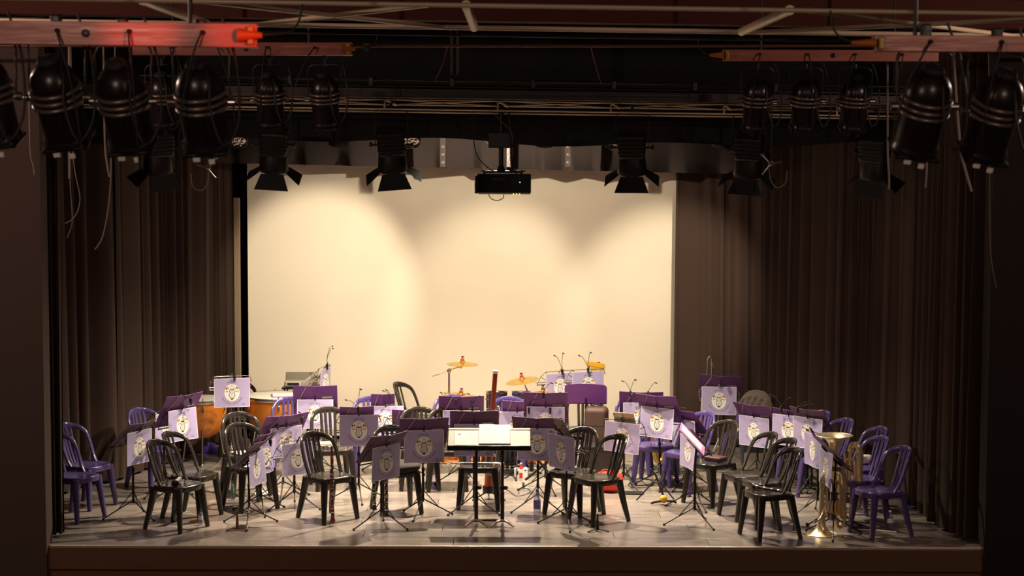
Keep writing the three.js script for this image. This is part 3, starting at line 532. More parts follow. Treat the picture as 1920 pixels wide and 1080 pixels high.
function drum(px, py, z, r, h, label, tilt = 0) {
  const t = thing('tom_drum', label, 'drum', onPlane(px, py, z)); t.rotation.set(tilt, 0, 0);
  part('shell', lathe([[r, -h], [r, 0], [r * 0.97, 0], [r * 0.97, -h]], 32), std([0.03, 0.03, 0.045], 0.2, 0.2, { roughnessMap: smudge }), t);
  part('drumhead', lathe([[0.0005, 0.006], [r * 0.99, 0.004], [r * 0.99, -0.004], [0.0005, -0.004]], 32), M.drumSkin, t);
  part('hoop', lathe([[r * 0.99, -0.018], [r * 1.05, -0.018], [r * 1.05, 0.016], [r * 1.02, 0.018], [r * 0.99, 0.01]], 32), M.chrome, t); part('hoop', lathe([[r * 0.99, -h - 0.01], [r * 1.04, -h - 0.01], [r * 1.04, -h + 0.02], [r * 0.99, -h + 0.02]], 32), M.chrome, t);
  for (let k = 0; k < 6; k++) { const a = k * Math.PI / 3 + 0.3, c = Math.cos(a) * r * 1.03, s = Math.sin(a) * r * 1.03; part('tension_lug', [rod([c, 0.02, s], [c, -h, s], 0.005), ball(0.013, c, -h * 0.4, s, 8)], M.chrome, t); }
  return t;
}
drum(931, 736, zk + 0.35, 0.122, 0.2, 'dark blue tom drum with chrome hoop behind the red bassoon', -0.1);
drum(977, 736, zk + 0.35, 0.106, 0.18, 'smaller dark tom drum with chrome hoop under the tilted cymbal', -0.1);
{
  const t = thing('bass_drum', 'black bass drum standing on the orange rug, mostly hidden by folders', 'drum', V(onPlane(955, 800, zk + 0.45).x, 0.3, zk + 0.42));
  part('shell', lathe([[0.27, -0.2], [0.28, -0.19], [0.28, 0.19], [0.27, 0.2]], 36).rotateX(Math.PI / 2), M.blackMetal, t);
  part('drumhead', lathe([[0.0005, 0.202], [0.272, 0.2], [0.272, 0.19], [0.0005, 0.19]], 36).rotateX(Math.PI / 2), M.rubber, t);
  for (const y of [0.2, -0.2]) part('hoop', lathe([[0.275, y - 0.02], [0.295, y - 0.02], [0.295, y + 0.02], [0.275, y + 0.02]], 36).rotateX(Math.PI / 2), M.chrome, t);
  for (const s of [-1, 1]) part('spur', rod([s * 0.26, -0.05, 0.1], [s * 0.34, -0.29, 0.16], 0.008), M.chrome, t);
}
// rug under the drum kit
{
  const a = onFloor(770, 869), b = onFloor(1040, 869), far = onFloor(900, 838).z, W = 256, H = 128, c = document.createElement('canvas'); c.width = W; c.height = H; const x = c.getContext('2d');
  x.fillStyle = '#b8520f'; x.fillRect(0, 0, W, H);
  for (const [i, f] of [[4, '#e8b050'], [9, '#7a2408'], [16, '#d98a2c'], [22, '#8a3208']]) { x.strokeStyle = f; x.lineWidth = 4; x.strokeRect(i, i * 0.7, W - 2 * i, H - 1.4 * i); }
  for (let k = 0; k < 260; k++) { x.fillStyle = ['#e0a040', '#6e2006', '#f0c878', '#c4641a'][k % 4]; const px = 28 + rnd() * (W - 56), py = 22 + rnd() * (H - 44); x.fillRect(px, py, 3 + rnd() * 6, 2 + rnd() * 4); }
  const tex = new THREE.CanvasTexture(c); tex.colorSpace = THREE.SRGBColorSpace;
  const m = part('rug', grid(30, 16, (u, v) => V(a.x + (b.x - a.x) * u, 0.008 + 0.003 * Math.sin(u * 30) * Math.sin(v * 11), a.z + (far - a.z) * v)), new THREE.MeshStandardMaterial({ map: tex, roughness: 0.95, bumpMap: weave, bumpScale: 0.003, side: THREE.DoubleSide }));
  tag(m, 'orange patterned oriental rug spread under the drum kit', 'rug');
}
{ // cowbells at the back
  const z = onFloor(1115, 846).z;
  for (const [px, py, w, label, m] of [[1116, 684, 0.2, 'bright yellow cowbell mounted above the rear right poster', M.yellow], [1120, 694, 0.15, 'second yellow cowbell mounted just below the bright one', std([0.6, 0.42, 0.08], 0.5, 0, { roughnessMap: smudge })]]) {
    const t = thing('cowbell', label, 'cowbell', onPlane(px, py, z)); t.rotation.z = -0.1;
    part('bell', prism([[-w / 2, 0.03], [w / 2, 0.022], [w / 2 + 0.02, -0.026], [-w / 2, -0.014]], 0.07, 0.006), m, t); part('clamp', [rod([w * 0.2, -0.02, 0], [w * 0.2, -0.07, 0], 0.008), rbox(0.03, 0.02, 0.03, 0.004, w * 0.2, 0.03, 0, 1)], M.blackMetal, t);
  }
  const f = onPlane(1122, 694, z), t = thing('percussion_stand', 'thin silver stand carrying the two yellow cowbells', 'stand', V(f.x, 0, z));
  part('pole', [rod([0, 0.1, 0], [0, f.y - 0.03, 0], 0.012), rod([0, f.y - 0.03, 0], [0.03, f.y + 0.06, -0.03], 0.007)], M.silver, t);
  for (let k = 0; k < 3; k++) part('leg', rod([0, 0.28, 0], [Math.cos(k * 2.094) * 0.25, 0.01, Math.sin(k * 2.094) * 0.25], 0.008), M.silver, t);
}
{ // padded dark case behind the solid purple desk
  const p = onFloor(1118, 880), t = thing('instrument_case', 'tall dark brown rounded case standing right of the solid purple desk', 'case', p, -6);
  const h = onPlane(1118, 762, p.z).y;
  part('case_body', rbox(0.27, h, 0.24, 0.06, 0, h / 2, 0, 4), std([0.07, 0.035, 0.025], 0.6, 0, { bumpMap: weave, bumpScale: 0.001 }), t); part('zip_seam', rbox(0.276, 0.012, 0.246, 0.005, 0, h * 0.72, 0), M.rubber, t); part('handle', tube([[-0.06, h - 0.01, 0], [-0.03, h + 0.02, 0], [0.03, h + 0.02, 0], [0.06, h - 0.01, 0]], 0.009, 12), M.rubber, t);
  const q = onFloor(1094, 874), c = chairKind.black.clone(); c.name = numbered('chair'); c.position.copy(q); c.rotation.y = rad(-5); scene.add(c);
  tag(c, 'black slatted chair under the solid purple desk, beside the tall dark case', 'chair', 'black slatted plastic chairs');
}
{ // low black keyboard bench / trunk
  const p = onFloor(1125, 896), t = thing('flight_case', 'long dark trunk on the floor behind the red bag', 'trunk', p, -4);
  const h = onPlane(1125, 836, p.z).y;
  part('case_body', rbox(0.42, h, 0.3, 0.012, 0, h / 2, 0), std([0.03, 0.022, 0.02], 0.6, 0, { roughnessMap: smudge }), t); part('lid', rbox(0.43, 0.03, 0.31, 0.01, 0, h, 0), M.rubber, t);
  for (const s of [-1, 1]) part('corner_cap', rbox(0.03, 0.03, 0.03, 0.006, s * 0.205, h, 0.145), M.silver, t);
  const p2 = onFloor(1256, 888), t2 = thing('equipment_box', 'small black box on the floor behind the gold brass pieces', 'box', p2), h2 = onPlane(1256, 822, p2.z).y;
  part('box_body', rbox(0.2, h2, 0.22, 0.01, 0, h2 / 2, 0), M.rubber, t2); part('handle', tube([[-0.05, h2, 0], [-0.03, h2 + 0.025, 0], [0.03, h2 + 0.025, 0], [0.05, h2, 0]], 0.006, 10), M.blackMetal, t2);
}
// ---------------------------------------------------------------- wind instruments
{ // bassoon on its stand
  const z = onFloor(915, 936).z, top = onPlane(929, 695, z), low = onPlane(912, 920, z), d = top.clone().sub(low), t = thing('bassoon', 'tall red wooden bassoon with white bell ring standing among the purple folders', 'bassoon', low);
  const at = (k, x = 0, zz = 0) => d.clone().multiplyScalar(k).add(V(x, 0, zz));
  part('bell_joint', [rod(at(0.62), at(0.985), 0.028, 0.025, 16)], M.redWood, t);
  part('bell_ring', rod(at(0.975), at(1.0), 0.029, 0.033, 18), M.ivory, t);
  part('long_joint', rod(at(0.12), at(0.62), 0.027, 0.029, 16), M.redWood, t); part('wing_joint', rod(at(0.12, 0.055), at(0.66, 0.06), 0.022, 0.016, 12), M.redWood, t);
  part('boot_joint', rod(at(0.0, 0.025), at(0.14, 0.025), 0.05, 0.052, 16), M.redWood, t);
  part('metal_band', rod(at(0.6), at(0.68), 0.033, 0.032, 16), M.silver, t); part('metal_band', rod(at(0.13, 0.025), at(0.15, 0.025), 0.054, 0.054, 16), M.silver, t);
  part('keywork', [0.2, 0.3, 0.36, 0.45, 0.53, 0.58, 0.65, 0.7].flatMap((k, i) => [ball(0.016, at(k).x + 0.045 + 0.012 * (i % 2), at(k).y, at(k).z + 0.03, 8)]).concat([rod(at(0.18, 0.04, 0.035), at(0.72, 0.04, 0.03), 0.005), rod(at(0.25, 0.07, 0.02), at(0.66, 0.075, 0.02), 0.004)]), M.silver, t);
  part('bocal', tube([at(0.66, 0.06), at(0.7, 0.06, 0.03), at(0.705, 0.07, 0.1), at(0.67, 0.08, 0.18)], 0.005, 16), M.silver, t);
  const s = thing('instrument_stand', 'low black stand holding the red bassoon upright', 'stand', V(low.x + 0.025, 0, z));
  part('cup', lathe([[0.05, low.y - 0.02], [0.065, low.y - 0.02], [0.066, low.y + 0.05], [0.058, low.y + 0.05], [0.058, low.y - 0.01], [0.001, low.y - 0.012], [0.001, low.y - 0.02]], 20), M.blackMetal, s);
  for (let k = 0; k < 3; k++) part('leg', rod([0, low.y, 0], [Math.cos(k * 2.1 + 0.5) * 0.2, 0.008, Math.sin(k * 2.1 + 0.5) * 0.2], 0.009), M.blackMetal, s);
}
function pipe(name, label, cat, A, B, r, bellR, mat, opts = {}) {   // straight woodwind from A (bell) to B (mouth end)
  const d = B.clone().sub(A), L = d.length(), t = thing(name, label, cat, A); t.quaternion.setFromUnitVectors(V(0, 1, 0), d.clone().normalize());
  part('body', lathe([[0.001, 0], [bellR, 0], [bellR * 0.98, 0.008], [bellR * 0.7, L * 0.05], [r * 1.15, L * 0.13], [r, L * 0.2], [r, L * 0.86], [r * 0.8, L * 0.94], [r * 0.5, L], [0.001, L]], 16), mat, t);
  for (const k of [0.13, 0.38, 0.64, 0.86]) part('metal_ring', lathe([[r * 0.9, L * k - 0.008], [r * 1.22, L * k - 0.008], [r * 1.22, L * k + 0.008], [r * 0.9, L * k + 0.008]], 14), M.silver, t);
  const keys = []; for (let i = 0; i < 15; i++) { const a = opts.face ?? 0, w = a + ((i % 3) - 1) * 0.5; keys.push(ball(r * 0.55, Math.sin(w) * r * 1.2, L * (0.18 + 0.045 * i), Math.cos(w) * r * 1.2, 7)); }
  part('keywork', [...keys, rod([r * 0.9, L * 0.18, r * 0.9], [r * 0.9, L * 0.84, r * 0.9], 0.0035, 0.0035, 5), rod([-r * 1.2, L * 0.25, r * 0.5], [-r * 1.2, L * 0.7, r * 0.5], 0.0035, 0.0035, 5)], M.silver, t);
  return t;
}
{
  const z = onFloor(624, 986).z; const b = onPlane(624, 978, z), tp = onPlane(622, 837, z);
  pipe('clarinet', 'tall red brown clarinet standing upright before the black chair left of centre', 'clarinet', b, tp, 0.015, 0.027, M.clarinetWood, { face: 0.4 });
  const z2 = onFloor(725, 974).z; pipe('clarinet', 'dark clarinet standing upright under the half lit poster, right one of two', 'clarinet', onPlane(725, 968, z2), onPlane(724, 868, z2), 0.016, 0.026, M.blackWood, { face: -0.3 });
  const z3 = onFloor(702, 962).z; pipe('clarinet', 'dark clarinet standing upright under the half lit poster, left one of two', 'clarinet', onPlane(702, 956, z3), onPlane(702, 868, z3), 0.016, 0.026, M.blackWood, { face: 0.5 });
  pipe('clarinet', 'black clarinet with silver keys lying on the front left chair seat', 'clarinet', onSeat('D', -0.17, 0.12, 0.475), onSeat('D', 0.14, -0.08, 0.463), 0.017, 0.034, M.blackWood, { face: 0.6 });
  pipe('oboe', 'black oboe lying across the seat of the front right black chair', 'oboe', onSeat('Z', -0.17, 0.08, 0.464), onSeat('Z', 0.16, -0.06, 0.46), 0.014, 0.024, M.blackWood, { face: 0.6 });
  pipe('flute', 'silver flute lying across the chair seat behind the conductor desk', 'flute', onSeat('P', 0.26, 0.05, 0.462), onSeat('P', -0.34, 0.08, 0.462), 0.0105, 0.011, M.chrome, { face: 0 });
  pipe('flute', 'silver flute lying on the chair seat left of the small purple folder stand', 'flute', onSeat('I', 0.15, 0.05, 0.462), onSeat('I', -0.16, 0.02, 0.462), 0.0105, 0.011, M.chrome, { face: 0 });
  const peg = (px, py, mat, label) => { const t = thing('instrument_peg', label, 'stand', onFloor(px, py)); part('peg', lathe([[0.001, 0.012], [0.019, 0.014], [0.015, 0.05], [0.008, 0.17], [0.001, 0.175]], 12), mat, t); for (let k = 0; k < 3; k++) { const a = k * 2.094 + 0.4; part('foot', strip([[Math.cos(a) * 0.01, 0.02, Math.sin(a) * 0.01], [Math.cos(a) * 0.06, 0.018, Math.sin(a) * 0.06], [Math.cos(a) * 0.12, 0.007, Math.sin(a) * 0.12]], 4, () => 0.02, () => 0.009, () => V(-Math.sin(a), 0, Math.cos(a))), mat, t); } };
  peg(1120, 996, M.rubber, 'empty black peg stand alone on the floor at front right of centre');
  peg(445, 994, M.clarinetWood, 'empty reddish peg stand on the floor at front left');
}
function brassBell(R, r0, L, n = 12) { const p = []; for (let i = 0; i <= n; i++) { const k = Math.pow(i / n, 1.7); p.push([r0 + R * 0.14 * (1 - k) + (R * 0.86 - r0) * Math.pow(1 - k, 13), k * L]); } return p; }
function euphonium(name, label, pos, turn, bellUp, k = 1) {
  const t = thing(name, label, 'euphonium', pos, turn), S = (a) => a.map((p) => V(p[0] * k, p[1] * k, p[2] * k)), m = M.silverBrass;
  // built standing on its bell: bell mouth at y = 0, bows above
  const g = new THREE.Group(); t.add(g); g.name = 'horn_body';
  part('bell', lathe([...brassBell(0.15 * k, 0.022 * k, 0.5 * k, 16), ...brassBell(0.147 * k, 0.02 * k, 0.5 * k, 16).reverse()], 40), m, g);
  part('bell_rim', new THREE.TorusGeometry(0.158 * k, 0.005 * k, 8, 40).rotateX(Math.PI / 2).translate(0, 0.004, 0), m, g);
  part('bottom_bow', tube(S([[0, 0.48, 0], [0.005, 0.58, 0], [0.05, 0.65, 0], [0.13, 0.665, 0], [0.205, 0.63, 0], [0.222, 0.54, 0], [0.222, 0.3, 0], [0.222, 0.14, 0], [0.2, 0.085, 0], [0.16, 0.085, 0.02], [0.14, 0.15, 0.02]]), 0.029 * k, 60, 12), m, g);
  part('inner_tube', [tube(S([[0.14, 0.15, 0.02], [0.135, 0.4, 0.02], [0.15, 0.55, 0.02], [0.185, 0.5, 0.02], [0.18, 0.3, 0.02], [0.17, 0.22, 0.03]]), 0.016 * k, 40, 8), tube(S([[0.05, 0.2, 0.03], [0.045, 0.5, 0.03], [0.07, 0.58, 0.03], [0.1, 0.52, 0.03], [0.1, 0.25, 0.03], [0.085, 0.16, 0.03]]), 0.012 * k, 40, 8)], m, g);
  for (let i = 0; i < 3; i++) { const x = (0.055 + i * 0.038) * k, v = part('valve', [rod([x, 0.24 * k, 0.055 * k], [x, 0.43 * k, 0.055 * k], 0.0165 * k, 0.0165 * k, 12), rod([x, 0.2 * k, 0.055 * k], [x, 0.24 * k, 0.055 * k], 0.012 * k, 0.012 * k, 8), rod([x, 0.43 * k, 0.055 * k], [x, 0.45 * k, 0.055 * k], 0.018 * k, 0.018 * k, 12)], M.chrome, g); v.position.y = 0; }
  for (let i = 0; i < 4; i++) part('valve_slide', tube(S([[0.06 + i * 0.035, 0.36, 0.075], [0.055 + i * 0.035, 0.36 - 0.1, 0.085], [0.075 + i * 0.035, 0.24 - 0.02 * i, 0.085], [0.085 + i * 0.033, 0.34, 0.075]]), 0.0075 * k, 24, 7), i % 2 ? M.brass : m, g);
  part('leadpipe', tube(S([[-0.05, 0.17, 0.1], [-0.03, 0.19, 0.09], [0.0, 0.24, 0.06], [0.03, 0.3, 0.05], [0.05, 0.34, 0.055]]), 0.008 * k, 20, 8), m, g);
  part('mouthpiece', [rod(S([[-0.05, 0.17, 0.1]])[0], S([[-0.085, 0.155, 0.115]])[0], 0.007 * k, 0.009 * k), rod(S([[-0.085, 0.155, 0.115]])[0], S([[-0.1, 0.148, 0.122]])[0], 0.011 * k, 0.017 * k, 12)], M.chrome, g);
  if (bellUp) { g.rotation.z = Math.PI; g.position.set(0, bellUp, 0); }
  // flatten the helper group: its meshes become the parts
  g.updateMatrix(); for (const c of [...g.children]) { c.applyMatrix4(g.matrix); t.add(c); } t.remove(g);
  return t;
}
{
  const a = onFloor(1540, 1002); euphonium('euphonium', 'silver gold euphonium standing on its bell on the floor at front right', a, 2, 0, 0.95);
  const b = onFloor(1562, 983); const topY = onPlane(1563, 816, b.z).y;
  euphonium('euphonium', 'silver gold euphonium standing upright with its wide bell facing up', V(b.x + 0.0, 0, b.z), 168, topY, 1.12);
  const s = thing('instrument_stand', 'black folding stand under the upright euphonium', 'stand', V(b.x, 0, b.z - 0.02));
  part('pole', [rod([0, 0.12, 0], [0, 0.3, 0], 0.014), rod([0, 0.3, 0], [-0.15, 0.31, 0.05], 0.01), rod([0, 0.3, 0], [0.15, 0.31, 0.05], 0.01)], M.blackMetal, s);
  for (let k = 0; k < 3; k++) { const an = k * 2.094 + 0.6; part('leg', [rod([0, 0.16, 0], [Math.cos(an) * 0.3, 0.014, Math.sin(an) * 0.3], 0.01), ball(0.02, Math.cos(an) * 0.3, 0.02, Math.sin(an) * 0.3, 8)], M.blackMetal, s); }
}
{ // trombone, slide upwards
  const z = onFloor(1330, 858).z, tp = onPlane(1331, 668, z), t = thing('trombone', 'trombone standing with its slide bow pointing up above the tallest folder', 'trombone', V(tp.x, 0.0, z)), H = tp.y;
  part('slide', tube([[-0.026, 0.5, 0], [-0.024, H - 0.06, 0], [-0.018, H - 0.02, 0], [0, H, 0], [0.018, H - 0.02, 0], [0.024, H - 0.06, 0], [0.026, 0.5, 0]], 0.0075, 60, 8), M.silver, t);
  part('slide_brace', rod([-0.026, H - 0.25, 0], [0.026, H - 0.25, 0], 0.005), M.silverBrass, t); part('slide_brace', rod([-0.026, 0.62, 0], [0.026, 0.62, 0], 0.006), M.silverBrass, t); part('water_key', rod([0.022, H - 0.03, 0], [0.045, H - 0.13, 0], 0.004), M.silverBrass, t);
  part('bell', [lathe([...brassBell(0.1, 0.01, 0.5, 14), ...brassBell(0.098, 0.008, 0.5, 14).reverse()], 32).translate(-0.09, 0.16, 0), tube([[-0.09, 0.64, 0], [-0.085, 0.72, 0], [-0.05, 0.76, 0], [-0.026, 0.72, 0], [-0.026, 0.5, 0]], 0.009, 24, 8)], M.brass, t);
  const s = thing('instrument_stand', 'small black stand holding the trombone', 'stand', V(tp.x - 0.09, 0, z)); part('pole', [rod([0, 0.05, 0], [0, 0.34, 0], 0.011), lathe([[0.001, 0.3], [0.03, 0.3], [0.02, 0.36], [0.001, 0.37]], 12)], M.blackMetal, s);
  for (let k = 0; k < 3; k++) part('leg', rod([0, 0.08, 0], [Math.cos(k * 2.094) * 0.2, 0.008, Math.sin(k * 2.094) * 0.2], 0.008), M.blackMetal, s);
}
{ // brass pieces seen through the purple chair
  const p = onSeat('T', 0.0, -0.05, 0), t = thing('saxophone', 'gold saxophone leaning behind the slats of the purple chair at right of centre', 'saxophone', V(p.x + 0.02, 0.25, p.z - 0.4));
  part('body', [rod([0, 0, 0], [0.02, 0.52, -0.02], 0.034, 0.016, 16), tube([[0, 0.03, 0], [0.03, -0.07, 0.01], [0.09, -0.06, 0.02], [0.12, 0.05, 0.03], [0.13, 0.16, 0.035]], 0.036, 24, 12)], M.brass, t);
  part('bell', lathe([[0.036, 0], [0.045, 0.06], [0.07, 0.11], [0.095, 0.125], [0.09, 0.12], [0.06, 0.1], [0.03, 0.0]], 24).translate(0.13, 0.16, 0.035), M.brass, t);
  part('neck', tube([[0.02, 0.52, -0.02], [0.02, 0.57, -0.01], [-0.03, 0.6, 0.03], [-0.08, 0.59, 0.07]], 0.011, 18), M.brass, t);
  part('keywork', [0.1, 0.16, 0.22, 0.28, 0.34, 0.4].map((y, i) => lathe([[0.001, 0], [0.02, 0], [0.02, 0.008], [0.001, 0.008]], 10).rotateX(Math.PI / 2).translate(0.015, y, 0.036 - i * 0.003)), M.brass, t);
  for (const [x, n] of [[-0.06, 'left'], [0.01, 'right']]) { const q = onPlane(n === 'left' ? 1222 : 1232.5, 822, p.z - 0.2), h = thing('trumpet_tube', n === 'left' ? 'left of two shiny gold brass tubes behind the chair slats' : 'right of two shiny gold brass tubes behind the chair slats', 'trumpet', V(q.x, 0.33, q.z)); part('tube', rod([0, 0, 0], [0, 0.34, 0], 0.016, 0.016, 12), M.brass, h); part('valve', [0.08, 0.16, 0.24].map((y) => rod([-0.019, y, 0.012], [0.019, y, 0.012], 0.014, 0.014, 10)), M.chrome, h); }
}
// black instrument stand with the yellow foot
{
  const p = onFloor(1244, 946), t = thing('instrument_stand', 'black saxophone stand with curved arms and a yellow knob foot', 'stand', p, 8);
  part('base', tube([[-0.135, 0.018, 0.02], [-0.1, 0.03, 0.01], [0, 0.035, 0], [0.1, 0.03, -0.01], [0.14, 0.015, -0.02]], 0.012, 24, 8), M.rubber, t);
  part('knob', ball(0.042, 0.0, 0.06, 0.01, 14), M.yellow, t);
  part('post', [rod([0.01, 0.06, 0], [-0.07, 0.3, -0.06], 0.012), rod([-0.07, 0.3, -0.06], [-0.13, 0.37, -0.06], 0.009)], M.rubber, t);
  part('cradle', tube([[-0.1, 0.24, -0.02], [-0.05, 0.24, 0.04], [0.0, 0.3, 0.05], [0.0, 0.36, 0.04]], 0.01, 18), M.rubber, t);
  for (const s of [-1, 1]) part('leg', rod([-0.06, 0.27, -0.05], [s * 0.2 - 0.04, 0.01, -0.22], 0.008), M.rubber, t);
}
// ---------------------------------------------------------------- the conductor's place
{
  const z = onFloor(917, 986).z, L = onPlane(838, 839, z + 0.1), R = onPlane(996, 839, z + 0.1), cx = (L.x + R.x) / 2, w = R.x - L.x, y = L.y;
  const t = thing('conductor_desk', 'wide conductor desk on two posts with a deep black lip at front centre', 'desk', V(cx, 0, z));
  const tilt = -1.06, hh = 0.3, at = (x, u, n = 0) => V(x, y + Math.cos(tilt) * u - Math.sin(tilt) * n, 0.08 + Math.sin(tilt) * u + Math.cos(tilt) * n);
  const plateMat = std([0.32, 0.285, 0.22], 0.5, 0, { bumpMap: speckle, bumpScale: 0.0002 });
  const plate = part('desk_plate', rbox(w * 0.985, hh, 0.012, 0.005, 0, hh / 2, 0).rotateX(tilt).translate(0, y, 0.08), plateMat, t);
  part('plate_rim', rbox(w * 0.985, 0.012, 0.004, 0.0015, 0, hh - 0.03, 0.008).rotateX(tilt).translate(0, y, 0.08), plateMat, plate);
  part('lip', [rbox(w, 0.052, 0.03, 0.012, 0, y - 0.005, 0.1), rbox(w, 0.02, 0.09, 0.008, 0, y - 0.022, 0.06)], std([0.012, 0.01, 0.01], 0.3, 0, { roughnessMap: smudge }), t);
  for (const px of [893, 942]) {
    const x = onPlane(px, 960, z).x - cx, p = part('post', [rod([x, 0.04, 0], [x, 0.34, 0], 0.019, 0.019, 12), rod([x, 0.3, 0], [x, y, 0.03], 0.014, 0.014, 12), rod([x, 0.36, 0], [x, 0.4, 0], 0.024, 0.024, 10), ball(0.02, x + 0.035, 0.38, 0, 8)], M.blackMetal, t);
    for (let k = 0; k < 3; k++) { const a = [0.75, 2.4, -1.57][k]; part('foot', strip([[x, 0.06, 0], [x + Math.cos(a) * 0.07, 0.05, Math.sin(a) * 0.07], [x + Math.cos(a) * 0.15, 0.014, Math.sin(a) * 0.15]], 6, (q) => 0.04 - 0.016 * q, (q) => 0.022 - 0.008 * q, () => V(-Math.sin(a), 0, Math.cos(a))), std([0.3, 0.2, 0.16], 0.4, 0.6, { roughnessMap: smudge }), p); }
  }
  part('cross_bar', rod([onPlane(893, 960, z).x - cx, 0.055, 0], [onPlane(942, 960, z).x - cx, 0.055, 0], 0.01), M.darkMetal, t);
  t.updateMatrixWorld(true);
  const sheet = (name, label, px0, px1, hgt, n, pages) => { const a = onPlane(px0, 820, z + 0.06).x - cx, b = onPlane(px1, 820, z + 0.06).x - cx; const s = thing(name, label, 'sheet music', t.localToWorld(at((a + b) / 2, 0.018, n))); s.rotation.x = tilt; return [s, b - a, hgt]; };
  let [s, sw, sh] = sheet('sheet_music', 'single white printed sheet on the left of the conductor desk', 852, 896, 0.22, 0.012);
  part('page', rbox(sw, sh, 0.003, 0.001, 0, sh / 2, 0), M.paper, s); part('seal_print', new THREE.CylinderGeometry(0.017, 0.017, 0.001, 20).rotateX(Math.PI / 2).scale(1, 0.55, 1).translate(-sw * 0.3, sh * 0.76, 0.002), std([0.25, 0.16, 0.1], 0.7, 0, { bumpMap: speckle, bumpScale: 0.0002 }), s); part('print_line', rbox(0.02, 0.006, 0.001, 0.0004, sw * 0.15, sh * 0.76, 0.002, 1), M.beigeCard, s);
  [s, sw, sh] = sheet('score', 'large open white score standing at the middle of the conductor desk', 898, 956, 0.3, 0.022);
  part('page', grid(16, 8, (u, v) => V(-sw / 2 + sw * u, sh * v, 0.012 + 0.012 * Math.sin(u * 6.3) * v * 0.5)), new THREE.MeshStandardMaterial({ color: 0xf4f2ec, roughness: 0.7, side: THREE.DoubleSide, bumpMap: speckle, bumpScale: 0.0002 }), s); part('back_pages', rbox(sw * 1.02, sh, 0.012, 0.003, 0.002, sh / 2, 0), M.paper, s);
}
// ---------------------------------------------------------------- things on seats and on the floor
function sheetOn(id, x, z, turn, w, d, mat, label, y = 0.448) { const m = part('sheet_music', grid(6, 6, (u, v) => V((u - 0.5) * w, 0.004 + 0.004 * Math.sin(u * 5 + v * 3), (v - 0.5) * d)), mat); m.position.copy(onSeat(id, x, z, y)); m.rotation.y = rad(turn); tag(m, label, 'sheet music'); }
const lilac = std([0.55, 0.38, 0.72], 0.6, 0, { side: THREE.DoubleSide, bumpMap: speckle, bumpScale: 0.0002 }), white2 = std([0.82, 0.8, 0.74], 0.7, 0, { side: THREE.DoubleSide, bumpMap: speckle, bumpScale: 0.0002 });
sheetOn('F', 0.02, 0.02, 30, 0.3, 0.22, white2, 'white papers on the black chair seat in front of the kettledrums');
sheetOn('G', 0.05, 0.04, 20, 0.3, 0.24, lilac, 'lilac papers on the black chair seat left of centre');
sheetOn('BB', 0, 0.0, 10, 0.26, 0.2, white2, 'white sheet on the purple chair seat by the right kettledrum');
{ const m = part('sheet_music', grid(6, 6, (u, v) => V((u - 0.5) * 0.26, 0.004 + 0.003 * Math.sin(u * 5), (v - 0.5) * 0.2)), white2); m.position.copy(onFloor(500, 925)); m.rotation.y = 0.3; tag(m, 'white paper lying on the floor behind the lilac paper chair', 'paper'); }
function blob(name, label, cat, p, fn, mat, turn = 0) { const m = part(name, grid(36, 20, fn, [3, 2]), mat); m.position.copy(p); m.rotation.y = rad(turn); return tag(m, label, cat); }
const lump = (w, h, d, k = 1, bump = 0.12) => (u, v) => { const a = u * 2 * Math.PI, b = v * Math.PI, n = 1 + bump * (Math.sin(a * 3 + 2 * b + k) * 0.6 + Math.sin(a * 5 - 3 * b + 2 * k) * 0.4) * Math.sin(b), s = Math.pow(Math.abs(Math.sin(b)), 0.55); return V(Math.cos(a) * s * w / 2 * n, h / 2 - Math.sign(Math.cos(b)) * Math.pow(Math.abs(Math.cos(b)), 0.7) * h / 2 * n, Math.sin(a) * s * d / 2 * n); };
blob('jacket', 'dark jacket folded over the black chair seat right of the half lit poster', 'jacket', onSeat('J', 0.03, 0.03, 0.42), lump(0.43, 0.1, 0.4, 1, 0.06), M.darkJacket, 18);
blob('bag', 'brown soft bag slumped on the black chair seat left of centre', 'bag', onSeat('M', 0.03, -0.04, 0.445), lump(0.28, 0.2, 0.2, 2, 0.2), std([0.14, 0.09, 0.06], 0.85, 0, { bumpMap: weave, bumpScale: 0.001 }));
blob('cloth_bundle', 'white cloth bundle on the chair seat right of the euphoniums', 'cloth', onSeat('AC', 0.26, 0.02, 0.445).add(V(0.24, 0, 0.1)), lump(0.16, 0.09, 0.14, 3, 0.2), M.whiteCloth);
{ // quilted jacket over the chair back
  const { p, turn } = seatOf.W, g = grid(60, 30, (u, v) => {
    const side = u < 0.5 ? 1 : -1, k = u * 2 % 1, x = (side > 0 ? -1 + 2 * k : 1 - 2 * k), drop = v;
    const q = 0.024 * Math.abs(Math.sin((x * 6 + drop * 7) * 1.6)) * Math.abs(Math.sin((x * 6 - drop * 7) * 1.6));
    const w = 0.235 + 0.05 * drop + 0.02 * Math.sin(drop * 9), topY = 0.905 - 0.1 * x * x * x * x - 0.06 * x * x;
    const ring = 0.075 + 0.035 * drop + q, bulge = Math.cos(x * Math.PI / 2) ** 0.5 || 0;
    return V(x * w, topY - drop * 0.52, -0.245 + x * x * 0.05 + side * ring * (0.35 + 0.65 * bulge) * Math.min(1, 0.25 + drop * 6));
  }, [3, 2]);
  const m = part('jacket', g, std([0.13, 0.1, 0.075], 0.8, 0, { bumpMap: weave, bumpScale: 0.001, side: THREE.DoubleSide })); m.position.copy(p); m.rotation.y = rad(turn); tag(m, 'brown quilted jacket draped over the back of a purple chair at right', 'jacket');
}
